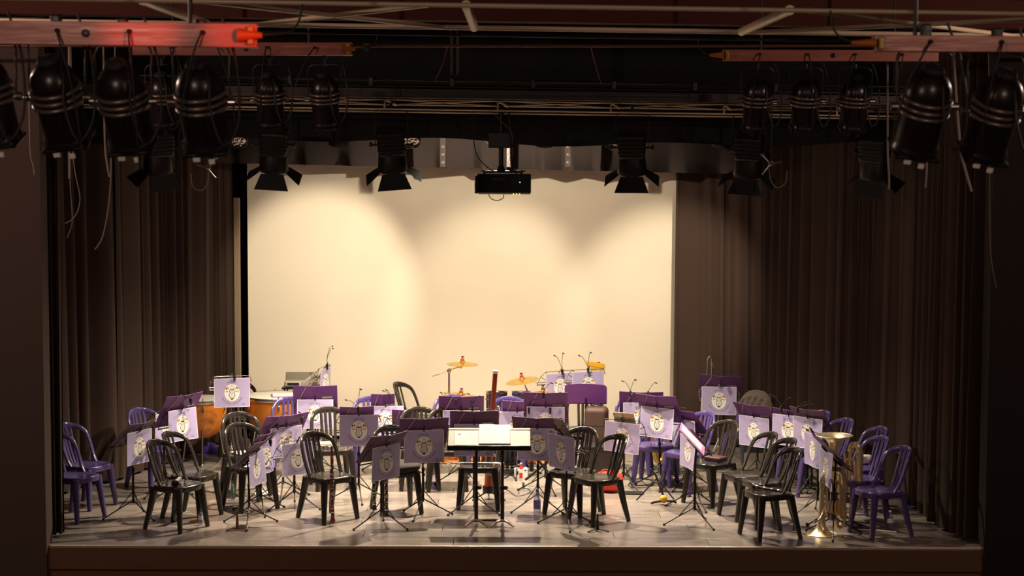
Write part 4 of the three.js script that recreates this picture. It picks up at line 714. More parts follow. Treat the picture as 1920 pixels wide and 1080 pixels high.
{ // small case, microphone
  const c = thing('instrument_case', 'small dark brown case lying on the black chair seat right of the pink music', 'case', onSeat('V', 0.06, 0.0, 0.448), -40); part('case_body', rbox(0.2, 0.055, 0.15, 0.014, 0, 0.028, 0), std([0.06, 0.02, 0.016], 0.5, 0, { bumpMap: weave, bumpScale: 0.001 }), c); part('zip_seam', rbox(0.204, 0.006, 0.154, 0.002, 0, 0.032, 0), M.rubber, c);
  const m = thing('microphone', 'dark hand microphone lying on the black chair seat right of the conductor desk', 'microphone', onSeat('Q', 0.02, 0.08, 0.47), 10); part('handle', rod([-0.16, 0, 0], [0.03, 0, 0], 0.012, 0.019, 12), M.rubber, m); part('grille', ball(0.027, 0.055, 0, 0, 14), M.silver, m);
  const f = thing('flute_case', 'small open flute case with cloth on the chair seat left of the tall folder stand', 'case', onSeat('I', -0.06, -0.06, 0.448), 16); part('case_body', rbox(0.2, 0.04, 0.09, 0.01, 0, 0.02, 0), M.beigeCard, f); part('lid', rbox(0.2, 0.012, 0.09, 0.004, 0, 0.045, -0.03).rotateX(-0.3), M.whiteCloth, f);
}
{ // red bag behind the front chair
  const p = onFloor(1142, 922), t = thing('bag', 'bright red fabric bag on the floor behind the right centre chair', 'bag', p, -12), h = onPlane(1148, 884, p.z).y;
  part('bag_body', grid(36, 20, lump(0.3, h, 0.2, 5, 0.07), [3, 2]), M.redCloth, t); part('strap', tube([[-0.1, h * 0.9, 0.03], [-0.06, h * 1.08, 0.02], [0.03, h * 1.06, 0.02], [0.08, h * 0.88, 0.03]], 0.008, 18), M.redCloth, t); part('pocket', rbox(0.16, h * 0.4, 0.02, 0.008, 0.02, h * 0.36, 0.1).rotateX(-0.06), M.redCloth, t);
}
function bottle(px, py, topPy, r, label, o = {}) {
  const p = onFloor(px, py), H = onPlane(px, topPy, p.z).y, t = thing('bottle', label, 'bottle', p);
  part('bottle_body', lathe([[0.001, 0.002], [r * 0.9, 0.003], [r, 0.012], [r, H * 0.3], [r * 0.93, H * 0.36], [r, H * 0.42], [r, H * 0.66], [r * 0.75, H * 0.78], [r * 0.4, H * 0.87], [r * 0.38, H * 0.94], [0.001, H * 0.94]], 20), o.mat || M.glass, t);
  part('cap', lathe([[0.001, H * 0.92], [r * 0.46, H * 0.92], [r * 0.46, H], [0.001, H]], 14), o.cap || M.paper, t);
  part('label', lathe([[r * 1.01, H * 0.36], [r * 1.02, H * 0.37], [r * 1.02, H * 0.6], [r * 1.01, H * 0.61]], 20), o.label || M.paper, t);
}
const blueLabel = std([0.16, 0.13, 0.42], 0.4, 0, { bumpMap: speckle, bumpScale: 0.0002 });
bottle(1007, 974, 917, 0.036, 'tall water bottle with violet label standing right of the conductor desk', { label: blueLabel, cap: blueLabel });
bottle(376, 984, 956, 0.022, 'small clear bottle with dark cap behind the front left black chair', { cap: M.rubber });
bottle(436, 938, 902, 0.02, 'clear bottle with green label behind the lilac paper chair', { label: M.green, cap: M.rubber });
bottle(1668, 992, 958, 0.034, 'clear water bottle on the floor behind the far right purple chair');
bottle(977, 896, 868, 0.022, 'red and white bottle standing between two white cartons', { mat: M.red, cap: M.paper });
bottle(997, 884, 860, 0.022, 'dark slim flask standing on the orange rug edge', { mat: M.darkMetal, cap: M.rubber, label: M.darkMetal });
bottle(648, 884, 862, 0.03, 'clear bottle with white label behind the chair left of centre');
for (const [px, n] of [[969, 'left'], [985, 'right']]) { const p = onFloor(px, 896), t = thing('carton', n === 'left' ? 'white carton left of the red and white bottle' : 'white carton with blue print right of the red and white bottle', 'carton', p, n === 'left' ? 4 : -8); part('carton_body', rbox(0.055, 0.105, 0.05, 0.003, 0, 0.053, 0), M.paper, t); part('print_panel', rbox(0.024, n === 'left' ? 0.04 : 0.016, 0.002, 0.0008, 0.004, n === 'left' ? 0.06 : 0.09, 0.0255, 1), n === 'left' ? M.rubber : blueLabel, t); part('top_fold', prism([[-0.027, 0.105], [0.027, 0.105], [0, 0.122]], 0.048), M.paper, t); }
{ const p = onFloor(612, 916), t = thing('cup', 'dark lidded cup on the floor between two black chairs left of centre', 'cup', p); part('cup_body', lathe([[0.001, 0], [0.03, 0.002], [0.042, 0.14], [0.001, 0.14]], 18), std([0.3, 0.18, 0.13], 0.6, 0, { bumpMap: speckle, bumpScale: 0.0004 }), t); part('lid', lathe([[0.001, 0.165], [0.04, 0.163], [0.045, 0.14], [0.001, 0.14]], 18), M.rubber, t); }
{ const a = onFloor(1643, 994, 0.008), b = onFloor(1681, 998, 0.008), m = part('white_stick', rod(a, b, 0.008, 0.006, 8), M.ivory); tag(m, 'thin white stick lying on the floor under the far right purple chair', 'stick'); }
{ // wedge loudspeaker
  const p = onFloor(1423, 898), t = thing('stage_monitor', 'black mesh wedge loudspeaker on the floor with white VO lettering', 'speaker', p, -6), h = onPlane(1412, 812, p.z).y;
  part('cabinet', prism([[-0.13, 0], [0.13, 0], [0.13, 0.03], [0.033, h], [-0.08, h], [-0.13, 0.1]], 0.36, 0.012).rotateY(Math.PI / 2 + Math.PI).translate(0, 0.012, 0), M.rubber, t);
  const mesh = std([0.24, 0.2, 0.14], 0.55, 0.3, { bumpMap: noiseTexture(64, (u, v) => ((Math.floor(u * 16) + Math.floor(v * 16)) % 2 ? 1 : 0.1), 7), bumpScale: 0.003 });
  part('grille', rbox(0.34, h * 0.8, 0.012, 0.005).rotateX(-0.29).translate(0, h * 0.44, 0.107), mesh, t);
  const c = document.createElement('canvas'); c.width = 128; c.height = 64; const x = c.getContext('2d'); x.fillStyle = '#1a1612'; x.fillRect(0, 0, 128, 64); x.fillStyle = '#f6f2e8'; x.font = 'italic bold 56px sans-serif'; x.textAlign = 'center'; x.textBaseline = 'middle'; x.fillText('VO', 64, 34);
  const tx = new THREE.CanvasTexture(c); tx.colorSpace = THREE.SRGBColorSpace;
  part('name_plate', rbox(0.1, 0.05, 0.006, 0.002).rotateX(-0.29).translate(0.1, h * 0.85, 0.074), new THREE.MeshStandardMaterial({ map: tx, roughness: 0.5 }), t);
}
{ // tablets on stands
  for (const [id, mat, label, w, h] of [['S25', M.tablet, 'light bronze tablet leaning on the stand behind the red bag', 0.24, 0.17], ['S19', std([0.18, 0.1, 0.075], 0.4, 0.2, { roughnessMap: smudge }), 'brown tablet standing on the turned stand before the microphone chair', 0.18, 0.25]]) {
    const { D, W, ang, tilt } = deskAt[id], t = thing('tablet', label, 'tablet', W(D(0.02, 0.02, 0.02))); t.quaternion.setFromEuler(new THREE.Euler(tilt, ang, 0, 'YXZ'));
    part('back_shell', rbox(w, h, 0.009, 0.004, 0, h / 2, 0), mat, t); part('camera_lens', new THREE.CylinderGeometry(0.008, 0.008, 0.004, 14).rotateX(Math.PI / 2).translate(-w * 0.42, h * 0.88, 0.006), M.rubber, t);
  }
}
function cable(label, pts, r = 0.005, mat = M.cable) { tag(part('floor_cable', tube(pts.map(([x, y, h]) => onFloor(x, y, h ?? 0.007)), r, pts.length * 8, 6), mat), label, 'cable'); }
cable('black cable coiled loosely on the floor right of the red bag', [[1182, 906], [1200, 898], [1222, 900], [1216, 908], [1190, 910], [1182, 902], [1205, 896], [1226, 905], [1210, 914], [1186, 914], [1180, 906], [1200, 902], [1216, 911]], 0.004);
cable('black cable running along the floor behind the right hand chairs', [[1200, 881], [1250, 879], [1290, 880], [1340, 884], [1400, 890]], 0.004);
cable('black looped cable on the floor right of the conductor desk', [[972, 925], [976, 917], [988, 916], [994, 922], [982, 928], [970, 930], [950, 918], [930, 912]], 0.004);
cable('dark cable lying on the floor near the two white cartons', [[934, 892], [946, 896], [958, 890], [966, 897]], 0.008);
{ // folded X frame
  const z = onFloor(1008, 912).z, a = onPlane(985, 900, z), b = onPlane(1032, 862, z), c = onPlane(1034, 894, z), d = onPlane(1006, 858, z), t = thing('cross_frame', 'black folding X frame standing behind the shaded poster right of centre', 'stand', V((a.x + b.x) / 2, 0, z));
  const R = (p, q, dz) => rod(V(p.x - t.position.x, Math.max(0.02, p.y), dz), V(q.x - t.position.x, q.y, dz), 0.014); part('bar', R(a, b, 0), M.blackMetal, t); part('bar', R(c, d, 0.03), M.blackMetal, t); part('foot_bar', rod([a.x - t.position.x - 0.02, 0.015, -0.1], [a.x - t.position.x - 0.02, 0.015, 0.1], 0.014), M.blackMetal, t);
}
{ const p = onFloor(1186, 926), t = thing('pedal_board', 'flat black foot plate on the floor under the light tablet stand', 'pedal', p, -6); part('plate', rbox(0.24, 0.02, 0.12, 0.008, 0, 0.01, 0), M.rubber, t); part('tread', rbox(0.2, 0.006, 0.09, 0.003, 0, 0.022, 0), M.darkMetal, t); }
// ---------------------------------------------------------------- above the stage
const ZT = -2.0;                              // the spotlight truss
function truss(name, label, z, rows, x0, x1, slope, mat, r, braces) {
  const t = thing(name, label, 'truss');
  for (const [y, dz] of rows) part('rail', rod([x0, y - slope * x0, z + dz], [x1, y - slope * x1, z + dz], r), mat, t);
  braces(t, (x, k) => V(x, rows[k][0] - slope * x, z + rows[k][1]));
  return t;
}
{
  const y = (py) => onPlane(900, py, ZT).y;
  truss('lighting_truss', 'long ladder truss carrying the four spotlights across the stage', ZT, [[y(190), 0.14], [y(199), -0.1], [y(208), 0.14], [y(212.5), -0.1]], -5.1, 5.1, 0.0115, M.trussTube, 0.008, (t, at) => {
    for (let i = -4; i <= 4; i++) part('post', [rod(at(i * 1.15 - 0.15, 0), at(i * 1.15 - 0.05, 1), 0.014), rod(at(i * 1.15 - 0.15, 0), at(i * 1.15 - 0.15, 2), 0.01)], M.trussTube, t);
    for (let i = -4; i < 4; i++) for (const s of [0, 1]) part('cross_brace', rod(at(i * 1.15 - 0.1 + (s ? 1.1 : 0), 0), at(i * 1.15 - 0.1 + (s ? 0 : 1.1), 1), 0.006), M.trussTube, t);
  });
  const y2 = (py) => onPlane(900, py, -1.4).y;
  const b = thing('lighting_bar', 'dark lighting bar with cable trunking above the spotlight truss', 'bar'); const sl = 0.012;
  const bar = (py, r, m, nm) => part(nm, rod([-5.1, y2(py) + sl * 5.1, -1.4], [5.1, y2(py) - sl * 5.1, -1.4], r), m, b);
  bar(152, 0.014, M.darkMetal, 'pipe'); bar(165, 0.022, M.darkMetal, 'pipe'); part('trunking', box(9.8, 0.09, 0.12).rotateZ(-sl).translate(0, y2(178), -1.42), std([0.03, 0.016, 0.012], 0.6, 0.1, { roughnessMap: smudge }), b);
  for (let i = -5; i <= 5; i++) part('clamp', rbox(0.05, 0.09, 0.05, 0.01, i * 0.8 + 0.2, y2(157) - sl * i * 0.8, -1.36), M.blackMetal, b);
  for (const px of [847, 858.5]) { const p = onPlane(px, 140, -1.0), q = onPlane(px, 40, -1.0); tag(part('hanging_pipe', rod(p, V(p.x, 7.0, -1.0), 0.022), M.darkMetal), px < 850 ? 'left of two grey vertical pipes hanging above the projector' : 'right of two grey vertical pipes hanging above the projector', 'pipe'); }
  // ladder truss close to the hall
  const zf = 2.7, zn = 5.2, Y = onPlane(900, 53, zf).y, t = thing('ladder_truss', 'flat cross braced ladder truss running across the top of the picture', 'truss'), s2 = 0.012, P = (x, z) => V(x, Y - s2 * x, z);
  const near = P(0, zn); near.y = onPlane(900, 11, zn).y; const dy = near.y - Y; const Q = (x, k) => V(x, Y - s2 * x + dy * k, zf + (zn - zf) * k);
  part('rail', rod(Q(-4.5, 0), Q(4.5, 0), 0.02), M.trussTube, t); part('rail', rod(Q(-4.5, 1), Q(4.5, 1), 0.016), M.trussTube, t); part('rail', rod(Q(-4.5, 0).add(V(0, -0.04, -0.3)), Q(4.5, 0).add(V(0, -0.04, -0.3)), 0.012), M.darkMetal, t);
  for (const px of [388, 889, 1391]) { const x0 = onPlane(px, 53, zf).x; part('post', rod(Q(x0, 0), Q(x0, 1), 0.034), M.trussTube, t); }
  for (const [a, b] of [[480, 830], [1420, 1900]]) { const xa = onPlane(a, 53, zf).x, xb = onPlane(b, 53, zf).x; part('cross_brace', rod(Q(xa, 0), Q(xb, 1), 0.018), M.trussTube, t); part('cross_brace', rod(Q(xb, 0), Q(xa, 1), 0.018), M.trussTube, t); }
  tag(part('ceiling_beam', box(9.5, 0.24, 0.9).rotateZ(-0.012).translate(0, onPlane(900, -4, 4.2).y + 0.16, 4.6), M.ceilingPaint), 'dark red brown beam above the cross braced truss', 'beam');
  tag(part('ceiling_beam', box(9.8, 0.3, 0.3).rotateZ(-0.012).translate(0, onPlane(900, 30, 0.8).y + 0.12, 0.4), M.ceilingPaint), 'dark lintel beam over the front of the stage', 'beam');
}
// salmon coloured lighting bars
function lampBar(label, px0, px1, py0, py1, z, slope, holes, endPx, tails) {
  const a = onPlane(px0, (py0 + py1) / 2, z), b = onPlane(px1, (py0 + py1) / 2 + slope * (px1 - px0), z), h = (py1 - py0) * (EYE_Z - z) / FOCAL, L = b.x - a.x;
  const t = thing('lamp_bar', label, 'bar', V((a.x + b.x) / 2, (a.y + b.y) / 2, z)); t.rotation.z = Math.atan2(b.y - a.y, L);
  for (const k of [-0.32, 0.3]) part('suspension_rod', rod([k * L, h / 2 - 0.01, -0.05], [k * L, 7 - t.position.y, -0.05], 0.011), M.darkMetal, t);
  part('channel', [rbox(L, h, 0.012, 0.004, 0, 0, 0), rbox(L, 0.012, 0.09, 0.004, 0, h / 2 - 0.006, -0.045), rbox(L, 0.012, 0.09, 0.004, 0, -h / 2 + 0.006, -0.045)], M.beam, t);
  for (const px of holes) { const x = onPlane(px, py0, z).x - t.position.x; part('screw_socket', [lathe([[0.001, 0], [0.017, 0], [0.02, 0.006], [0.02, 0.012], [0.001, 0.012]], 16).rotateX(Math.PI / 2).translate(x, 0, 0.004)], M.darkMetal, t); }
  for (const [px, sway] of tails) { const x = onPlane(px, py0, z).x - t.position.x, k = h * 2.2; const so = part('socket', rod([x, h * 0.1, 0], [x, h * 0.1, 0.03], 0.013, 0.011, 12), M.rubber, t); part('tail_cable', tube([[x, h * 0.1, 0.03], [x + sway * 0.2, -h * 0.4, 0.045], [x + sway * 0.7, -k, 0.02], [x + sway, -k * 1.9, -0.02], [x + sway * 1.1, -k * 2.6, -0.08]], 0.0055, 24, 6), M.cable, so); }
  if (endPx) { const s = Math.sign(onPlane(endPx, py0, z).x - t.position.x), e = s * L / 2; part('yellow_plug', rbox(0.03, h * 0.8, 0.04, 0.008, e - s * 0.03, 0.0, 0.02), M.plugYellow, t); const o = endPx < 960 ? -0.09 : 0.0; part('orange_socket', [rod([e + s * o, 0, 0.03], [e + s * (o + 0.12), 0.0, 0.03], h * 0.3, h * 0.12, 12)], M.orange, t); part('plug_tail', tube([[e + s * (o + 0.1), 0, 0.03], [e + s * 0.16, 0.02, 0.02], [e + s * 0.2, 0.06, 0], [e + s * 0.22, 0.16, -0.02]], 0.006, 16), M.cable, t); }
  return t;
}
lampBar('salmon red lamp bar at top left, nearest the hall', -160, 482, 36, 80, 7.9, 0.014, [161], 482, [[108, 0.1], [243, 0.03], [380, -0.12]]);
lampBar('salmon red lamp bar at top left, further back, with yellow plug', 248, 660, 79, 103, 1.2, 0.002, [461], 660, [[320, 0.05], [408, 0.12], [500, -0.06], [590, -0.2]]);
lampBar('salmon pink lamp bar at top right, nearest the hall', 1640, 2080, 66, 96, 7.9, 0.006, [], 1640, [[1744, -0.14], [1877, -0.06]]);
lampBar('salmon pink lamp bar at top right, further back, with orange plug', 1356, 1760, 93, 114, 1.2, 0.003, [1563], 1356, [[1425, -0.06], [1515, 0.05], [1604, -0.08], [1692, -0.04]]);

// par cans: built hanging from the clamp at the origin, lens end down
function parCan(label, px, py, z, tiltX, tiltZ, group, k = 1) {
  const t = thing('par_can', label, 'spotlight', onPlane(px, py, z), 0, group);
  const c = new THREE.Group(), r = 0.12 * k, add = (nm, g, m, parent = t) => { const q = part(nm, g, m, parent); q.rotation.set(tiltX, 0, tiltZ); return q; };
  add('can_body', lathe([[r * 0.98, 0.06 * k], [r * 1.0, 0.04 * k], [r * 0.96, 0.0], [r * 0.96, -0.19 * k], [r * 1.04, -0.21 * k], [r * 1.06, -0.235 * k], [r * 1.02, -0.235 * k], [r * 0.92, -0.18 * k], [r * 0.92, 0.05 * k]], 36), M.canPaint, t);
  add('rear_dome', lathe([[0.001, 0.2 * k], [r * 0.25, 0.197 * k], [r * 0.5, 0.185 * k], [r * 0.72, 0.163 * k], [r * 0.88, 0.133 * k], [r * 0.97, 0.1 * k], [r * 1.0, 0.07 * k], [r * 0.98, 0.055 * k]], 36), M.canPaint, t);
  add('socket_cap', [lathe([[0.001, 0.225 * k], [r * 0.4, 0.223 * k], [r * 0.48, 0.2 * k], [r * 0.4, 0.19 * k]], 24)], M.rubber, t);
  for (const y of [0.05, 0.012, -0.022]) add('cooling_ring', new THREE.TorusGeometry(r * 1.03, 0.011 * k, 8, 40).rotateX(Math.PI / 2).translate(0, y * k, 0), M.canRing, t);
  const gel = add('gel_frame', [...[0, 1, 2, 3].map((i) => rbox(0.23 * k, 0.018 * k, 0.022 * k, 0.004, 0, -0.245 * k, 0.104 * k, 1).rotateY(i * Math.PI / 2))], M.blackMetal, t);
  part('gel_tab', rbox(0.035 * k, 0.03 * k, 0.012, 0.003, -0.045 * k, -0.262 * k, 0.108 * k, 1), z > 5 ? M.ivory : M.darkMetal, gel); part('gel_tab', rbox(0.03 * k, 0.026 * k, 0.012, 0.003, 0.03 * k, -0.282 * k, 0.104 * k, 1), z > 5 ? M.ivory : M.darkMetal, gel);
  add('lens', lathe([[0.001, -0.2 * k], [r * 0.9, -0.205 * k], [r * 0.9, -0.212 * k], [0.001, -0.212 * k]], 28), M.glass, t);
  part('yoke', [strip([[-r * 1.16, -0.02 * k, 0], [-r * 1.18, 0.16 * k, 0], [-r * 1.1, 0.27 * k, 0], [0, 0.29 * k, 0], [r * 1.1, 0.27 * k, 0], [r * 1.18, 0.16 * k, 0], [r * 1.16, -0.02 * k, 0]], 30, () => 0.03 * k, () => 0.006, () => V(0, 0, 1)), rod([0, 0.28 * k, 0], [0, 0.36 * k, 0], 0.016), rbox(0.05, 0.07, 0.06, 0.01, 0, 0.38 * k, 0)], M.darkMetal, t);
  for (const s of [-1, 1]) part('tilt_knob', rod([s * r * 1.1, 0, 0], [s * r * 1.4, 0, 0], 0.02 * k, 0.024 * k, 10), M.silver, t);
  part('power_cable', tube([[r * 0.2, 0.2 * k, 0.06], [r * 0.5, 0.1 * k, r * 1.1], [r * 0.4 + 0.02, -0.05 * k, r * 1.2], [r * 1.1, -0.22 * k, r * 1.0], [r * 1.6, -0.12 * k, r * 0.7], [r * 1.5, 0.2 * k, 0.03], [r * 0.9, 0.42 * k, 0]], 0.007 * k, 40, 6), M.cable, t);
  return t;
}
for (const a of [
  ['black par can cut off by the left edge of the picture', -22, 180, 7.74, 0.3, 0.12, 'near'], ['black par can with shiny ribbed rear dome, second from the left edge', 108, 183, 7.74, 0.45, 0.12, 'near'],
  ['black par can hanging under the near left bar, third from the left', 232, 190, 7.74, 0.45, 0.1, 'near'], ['large black par can overlapping the left end of the further bar', 378, 192, 7.74, 0.4, 0.06, 'near'],
  ['small par can with red indicator behind the third near can at left', 304, 184, 1.06, 0.3, 0, 'far'], ['par can with red indicator hanging over the leftmost spotlight', 506, 184, 1.06, 0.3, 0.02, 'far'], ['par can at the right end of the further left bar', 609, 184, 1.06, 0.3, 0.03, 'far'],
  ['par can at the left end of the further right bar', 1420, 190, 1.06, 0.3, -0.02, 'far'], ['middle par can under the further right bar', 1511, 190, 1.06, 0.3, -0.03, 'far'], ['par can nearest the right end of the further right bar', 1603, 190, 1.06, 0.3, -0.03, 'far'],
  ['large black par can with shiny dome, second from the right edge', 1733, 200, 7.74, 0.45, -0.12, 'near'], ['large black par can with ribbed dome at the right edge of the picture', 1866, 208, 7.74, 0.45, -0.15, 'near'],
]) { const t = parCan(a[0], a[1], a[2], a[3], a[4], a[5], a[6] === 'near' ? 'par cans on the near bars' : 'par cans on the further bars', 1); if (a[6] === 'far') part('indicator_light', ball(0.009, -0.01, 0.02, 0.125, 8), M.redLed, t); }

// fresnel spotlights with barn doors, hanging from the truss
function fresnel(label, px, py, tiltZ, o = {}) {
  const z = ZT, p = onPlane(px, py, z), t = thing('stage_spotlight', label, 'spotlight', p, o.turn || 0, 'barn door spotlights on the truss'), q = new THREE.Euler(0.3, 0, tiltZ);
  const add = (nm, g, m, parent = t) => { const x = part(nm, g, m, parent); if (parent === t) x.rotation.copy(q); return x; };
  add('lamp_housing', [rbox(0.27, 0.26, 0.27, 0.035, 0, 0.1, 0, 3), lathe([[0.115, -0.03], [0.135, -0.02], [0.15, -0.16], [0.152, -0.205], [0.14, -0.205], [0.105, -0.02]], 28)], M.darkMetal, t);
  add('cooling_fin', [0.04, 0.08, 0.12, 0.16].map((y) => rbox(0.28, 0.012, 0.28, 0.004, 0, y, 0, 1)), M.blackMetal, t);
  add('lens', lathe([[0.001, -0.17], [0.06, -0.178], [0.13, -0.185], [0.13, -0.19], [0.001, -0.19]], 28), o.off ? M.lensOff : M.fresnelGlow, t);
  const door = (nm, pts, rx, ry, at) => { const g = prism(pts, 0.004).rotateX(rx).rotateY(ry).translate(...at); return add('barn_door', [g], M.rubber, t); };
  const W = [[-0.115, 0], [0.115, 0], [0.175, -0.17], [-0.175, -0.17]];
  door('front', W, -0.55, 0, [0, -0.205, 0.14]); door('rear', W, 0.9, 0, [0, -0.205, -0.14]);
  door('side', W, -0.95, Math.PI / 2, [0.14, -0.2, 0]); door('side', W, -0.95, -Math.PI / 2, [-0.14, -0.2, 0]);
  const hook = part('yoke', [strip([[-0.165, 0.06, 0], [-0.168, 0.24, 0], [-0.15, 0.42, 0], [0, 0.43, 0], [0.15, 0.42, 0], [0.168, 0.24, 0], [0.165, 0.06, 0]], 34, () => 0.035, () => 0.008, () => V(0, 0, 1)), rod([0, 0.42, 0], [0, 0.52, 0], 0.014)], M.darkMetal, t);
  part('hook_clamp', [rbox(0.06, 0.09, 0.06, 0.012, 0, 0.53, 0)], M.blackMetal, hook);
  for (const s of [-1, 1]) part('tilt_knob', [rod([s * 0.14, 0.06, 0], [s * 0.2, 0.06, 0], 0.012), rod([s * 0.2, 0.06, 0], [s * 0.225, 0.06, 0], 0.03, 0.026, 12)], M.darkMetal, t);
  return t;
}
fresnel('black barn door spotlight at the left top corner of the white screen', 514, 283, -0.06);
fresnel('black barn door spotlight left of the projector', 734, 283, 0.08, { turn: 6 });
fresnel('black barn door spotlight right of the projector', 1185, 288, 0.0, { turn: -5 });
fresnel('black barn door spotlight before the right hand curtain', 1404, 292, -0.08, { turn: -14 });
fresnel('dark spotlight half lost behind the par cans at top left', 296, 285, 0.1, { turn: 30, off: 1 });
fresnel('dark spotlight half lost behind the par cans at top right', 1640, 296, -0.1, { turn: -30, off: 1 });

// rear row of lamps whose lenses peep out under the black border
const rearLamps = new Map(); for (const [x, , , , power] of lampSpecs.rear) rearLamps.set(x, Math.max(power, rearLamps.get(x) || 0));
for (const [i, [x, power]] of [...rearLamps].entries()) {
  const label = ['lamp peeping under the black border at the far left', 'flat lamp under the black border between the two left spotlights', 'round cell lens lamp under the border right of the left centre spotlight', 'lamp hidden behind the projector pole under the border', 'round cell lens lamp under the border right of the projector', 'pale lamp under the border left of the right centre spotlight', 'pale lamp under the border left of the rightmost spotlight'][i];
  const t = thing('led_lamp', label, 'lamp', V(x, 3.81, -3.02), 0, 'rear lamps under the black border');
  const lean = power ? 0.42 : -0.6; t.rotation.x = lean; if (!power) t.position.z = -2.85;
  part('housing', lathe([[0.001, 0.12], [0.08, 0.11], [0.115, 0.04], [0.12, -0.08], [0.11, -0.08], [0.1, -0.05], [0.001, -0.05]], 24), M.darkMetal, t);
  const lens = part('lens_plate', lathe([[0.001, -0.056], [0.105, -0.056], [0.105, -0.062], [0.001, -0.064]], 24), power ? M.lampDim : M.silver, t);
  for (let k = 0; k < 12; k++) part('lens_cell', ball(0.019, Math.cos(k * 2.4) * 0.025 * Math.sqrt(k), -0.064, Math.sin(k * 2.4) * 0.025 * Math.sqrt(k), 8), power ? M.lampGlow : M.chrome, lens);
  part('bracket', [strip([[-0.13, 0, 0], [-0.13, 0.16, 0], [0, 0.2, 0], [0.13, 0.16, 0], [0.13, 0, 0]], 20, () => 0.03, () => 0.006, () => V(0, 0, 1)), rod(V(0, 0.19, 0), V(0, 0.19 + Math.cos(lean) * 0.45, -Math.sin(lean) * 0.45), 0.012)], M.blackMetal, t);
}
{ const t = thing('lighting_bar', 'black pipe behind the border carrying the rear lamps', 'bar'); part('pipe', rod([-5.12, 4.4, -2.95], [5.12, 4.4, -2.95], 0.024), M.blackMetal, t); }
// projector on its pole
{
  const z = ZT + 0.1, p = onPlane(943, 346, z), t = thing('projector', 'black video projector hanging at the middle, blue and yellow lights on', 'projector', p);
  const w = 106 * (EYE_Z - z) / FOCAL, h = 36 * (EYE_Z - z) / FOCAL;
  part('projector_body', rbox(w * 0.95, h, 0.42, 0.012).rotateX(-0.06).translate(0.012, 0, -0.18), std([0.008, 0.006, 0.0055], 0.8, 0, { bumpMap: speckle, bumpScale: 0.0004 }), t);
  const v = part('vent', rbox(0.026, h * 0.94, 0.3, 0.006, -w / 2 + 0.018, 0, -0.12), M.darkMetal, t); for (let k = 0; k < 11; k++) part('vent_slat', rbox(0.03, 0.005, 0.28, 0.0015, -w / 2 + 0.012, -h * 0.42 + k * h * 0.084, -0.11, 1), M.silver, v);
  part('status_light', ball(0.006, w * 0.3, h * 0.12, 0.032, 8), M.blueLed, t); for (let k = 0; k < 3; k++) part('status_light', ball(0.007, w * (0.185 + 0.055 * k), -h / 2 + 0.003, 0.026, 8), M.amberLed, t);
  part('name_plate', rbox(0.14, 0.025, 0.004, 0.001, -0.04, h * 0.28, 0.032, 1), std([0.06, 0.018, 0.01], 0.6, 0, { bumpMap: speckle, bumpScale: 0.0003 }), t);
  part('mount_plate', [rbox(0.36, 0.02, 0.3, 0.006, 0, h / 2 + 0.03, -0.15), ...[-0.19, 0.19].flatMap((x) => [rod([x, h / 2, -0.05], [x, h / 2 + 0.035, -0.05], 0.012), rbox(0.045, 0.014, 0.045, 0.004, x * 1.08, h / 2 + 0.04, -0.05, 1)]), rod([-0.02, h / 2 + 0.02, -0.15], [-0.02, h / 2 + 0.09, -0.15], 0.05, 0.03, 12), rbox(0.12, 0.03, 0.03, 0.006, 0.03, h / 2 + 0.07, -0.12).rotateZ(-0.4)], M.blackMetal, t);
  part('pole', [rod([-0.02, h / 2 + 0.05, -0.15], [-0.02, 0.86, -0.15], 0.024, 0.024, 12), rbox(0.26, 0.16, 0.16, 0.01, -0.02, 0.45, -0.15)], M.blackMetal, t);
  part('signal_cable', tube([[-0.3, 0.7, -0.1], [-0.3, 0.44, -0.05], [-0.25, 0.27, 0], [-0.12, 0.15, 0.02], [-0.05, 0.12, 0]], 0.005, 30), M.cable, t);
  part('power_cable', tube([[0.06, 0.75, -0.05], [0.08, 0.45, -0.02], [0.085, 0.22, 0], [0.1, 0.12, 0]], 0.011, 24), M.cable, t);
  part('data_cable', tube([[-0.15, -h / 2, 0.0], [-0.12, -h / 2 - 0.045, 0.01], [-0.06, -h / 2 - 0.065, 0.01], [0.0, -h / 2 - 0.04, 0.01], [0.01, -h / 2, 0]], 0.005, 20), M.cable, t);
  part('brown_cable', tube([[-0.1, 0.72, 0.02], [0.0, 0.63, 0.03], [0.08, 0.54, 0.03], [0.1, 0.42, 0]], 0.006, 20), std([0.12, 0.04, 0.02], 0.6, 0, { bumpMap: speckle, bumpScale: 0.0003 }), t);
}
// perforated hanging straps
for (const [px, label] of [[830, 'perforated metal strap hanging left of the projector'], [955, 'perforated metal strap hanging behind the projector pole'], [1065, 'perforated metal strap hanging right of the projector']]) {
  const z = -4.3, b = onPlane(px, 313.5, z), t = thing('hanging_strap', label, 'strap', V(b.x, b.y, z)), w = 0.066;
  part('strap_plate', rbox(w, 7.0 - b.y, 0.012, 0.003, 0, (7.0 - b.y) / 2, 0), std([0.045, 0.034, 0.03], 0.6, 0.1, { roughnessMap: smudge }), t);
  for (const y of [0.055, 0.145, 0.235]) part('port_ring', [new THREE.TorusGeometry(0.016, 0.004, 8, 20).translate(0, y, 0.008), lathe([[0.001, 0], [0.012, 0], [0.012, 0.004], [0.001, 0.004]], 14).rotateX(Math.PI / 2).translate(0, y, 0.006)], std([0.2, 0.13, 0.11], 0.5, 0.2, { roughnessMap: smudge }), t);
}
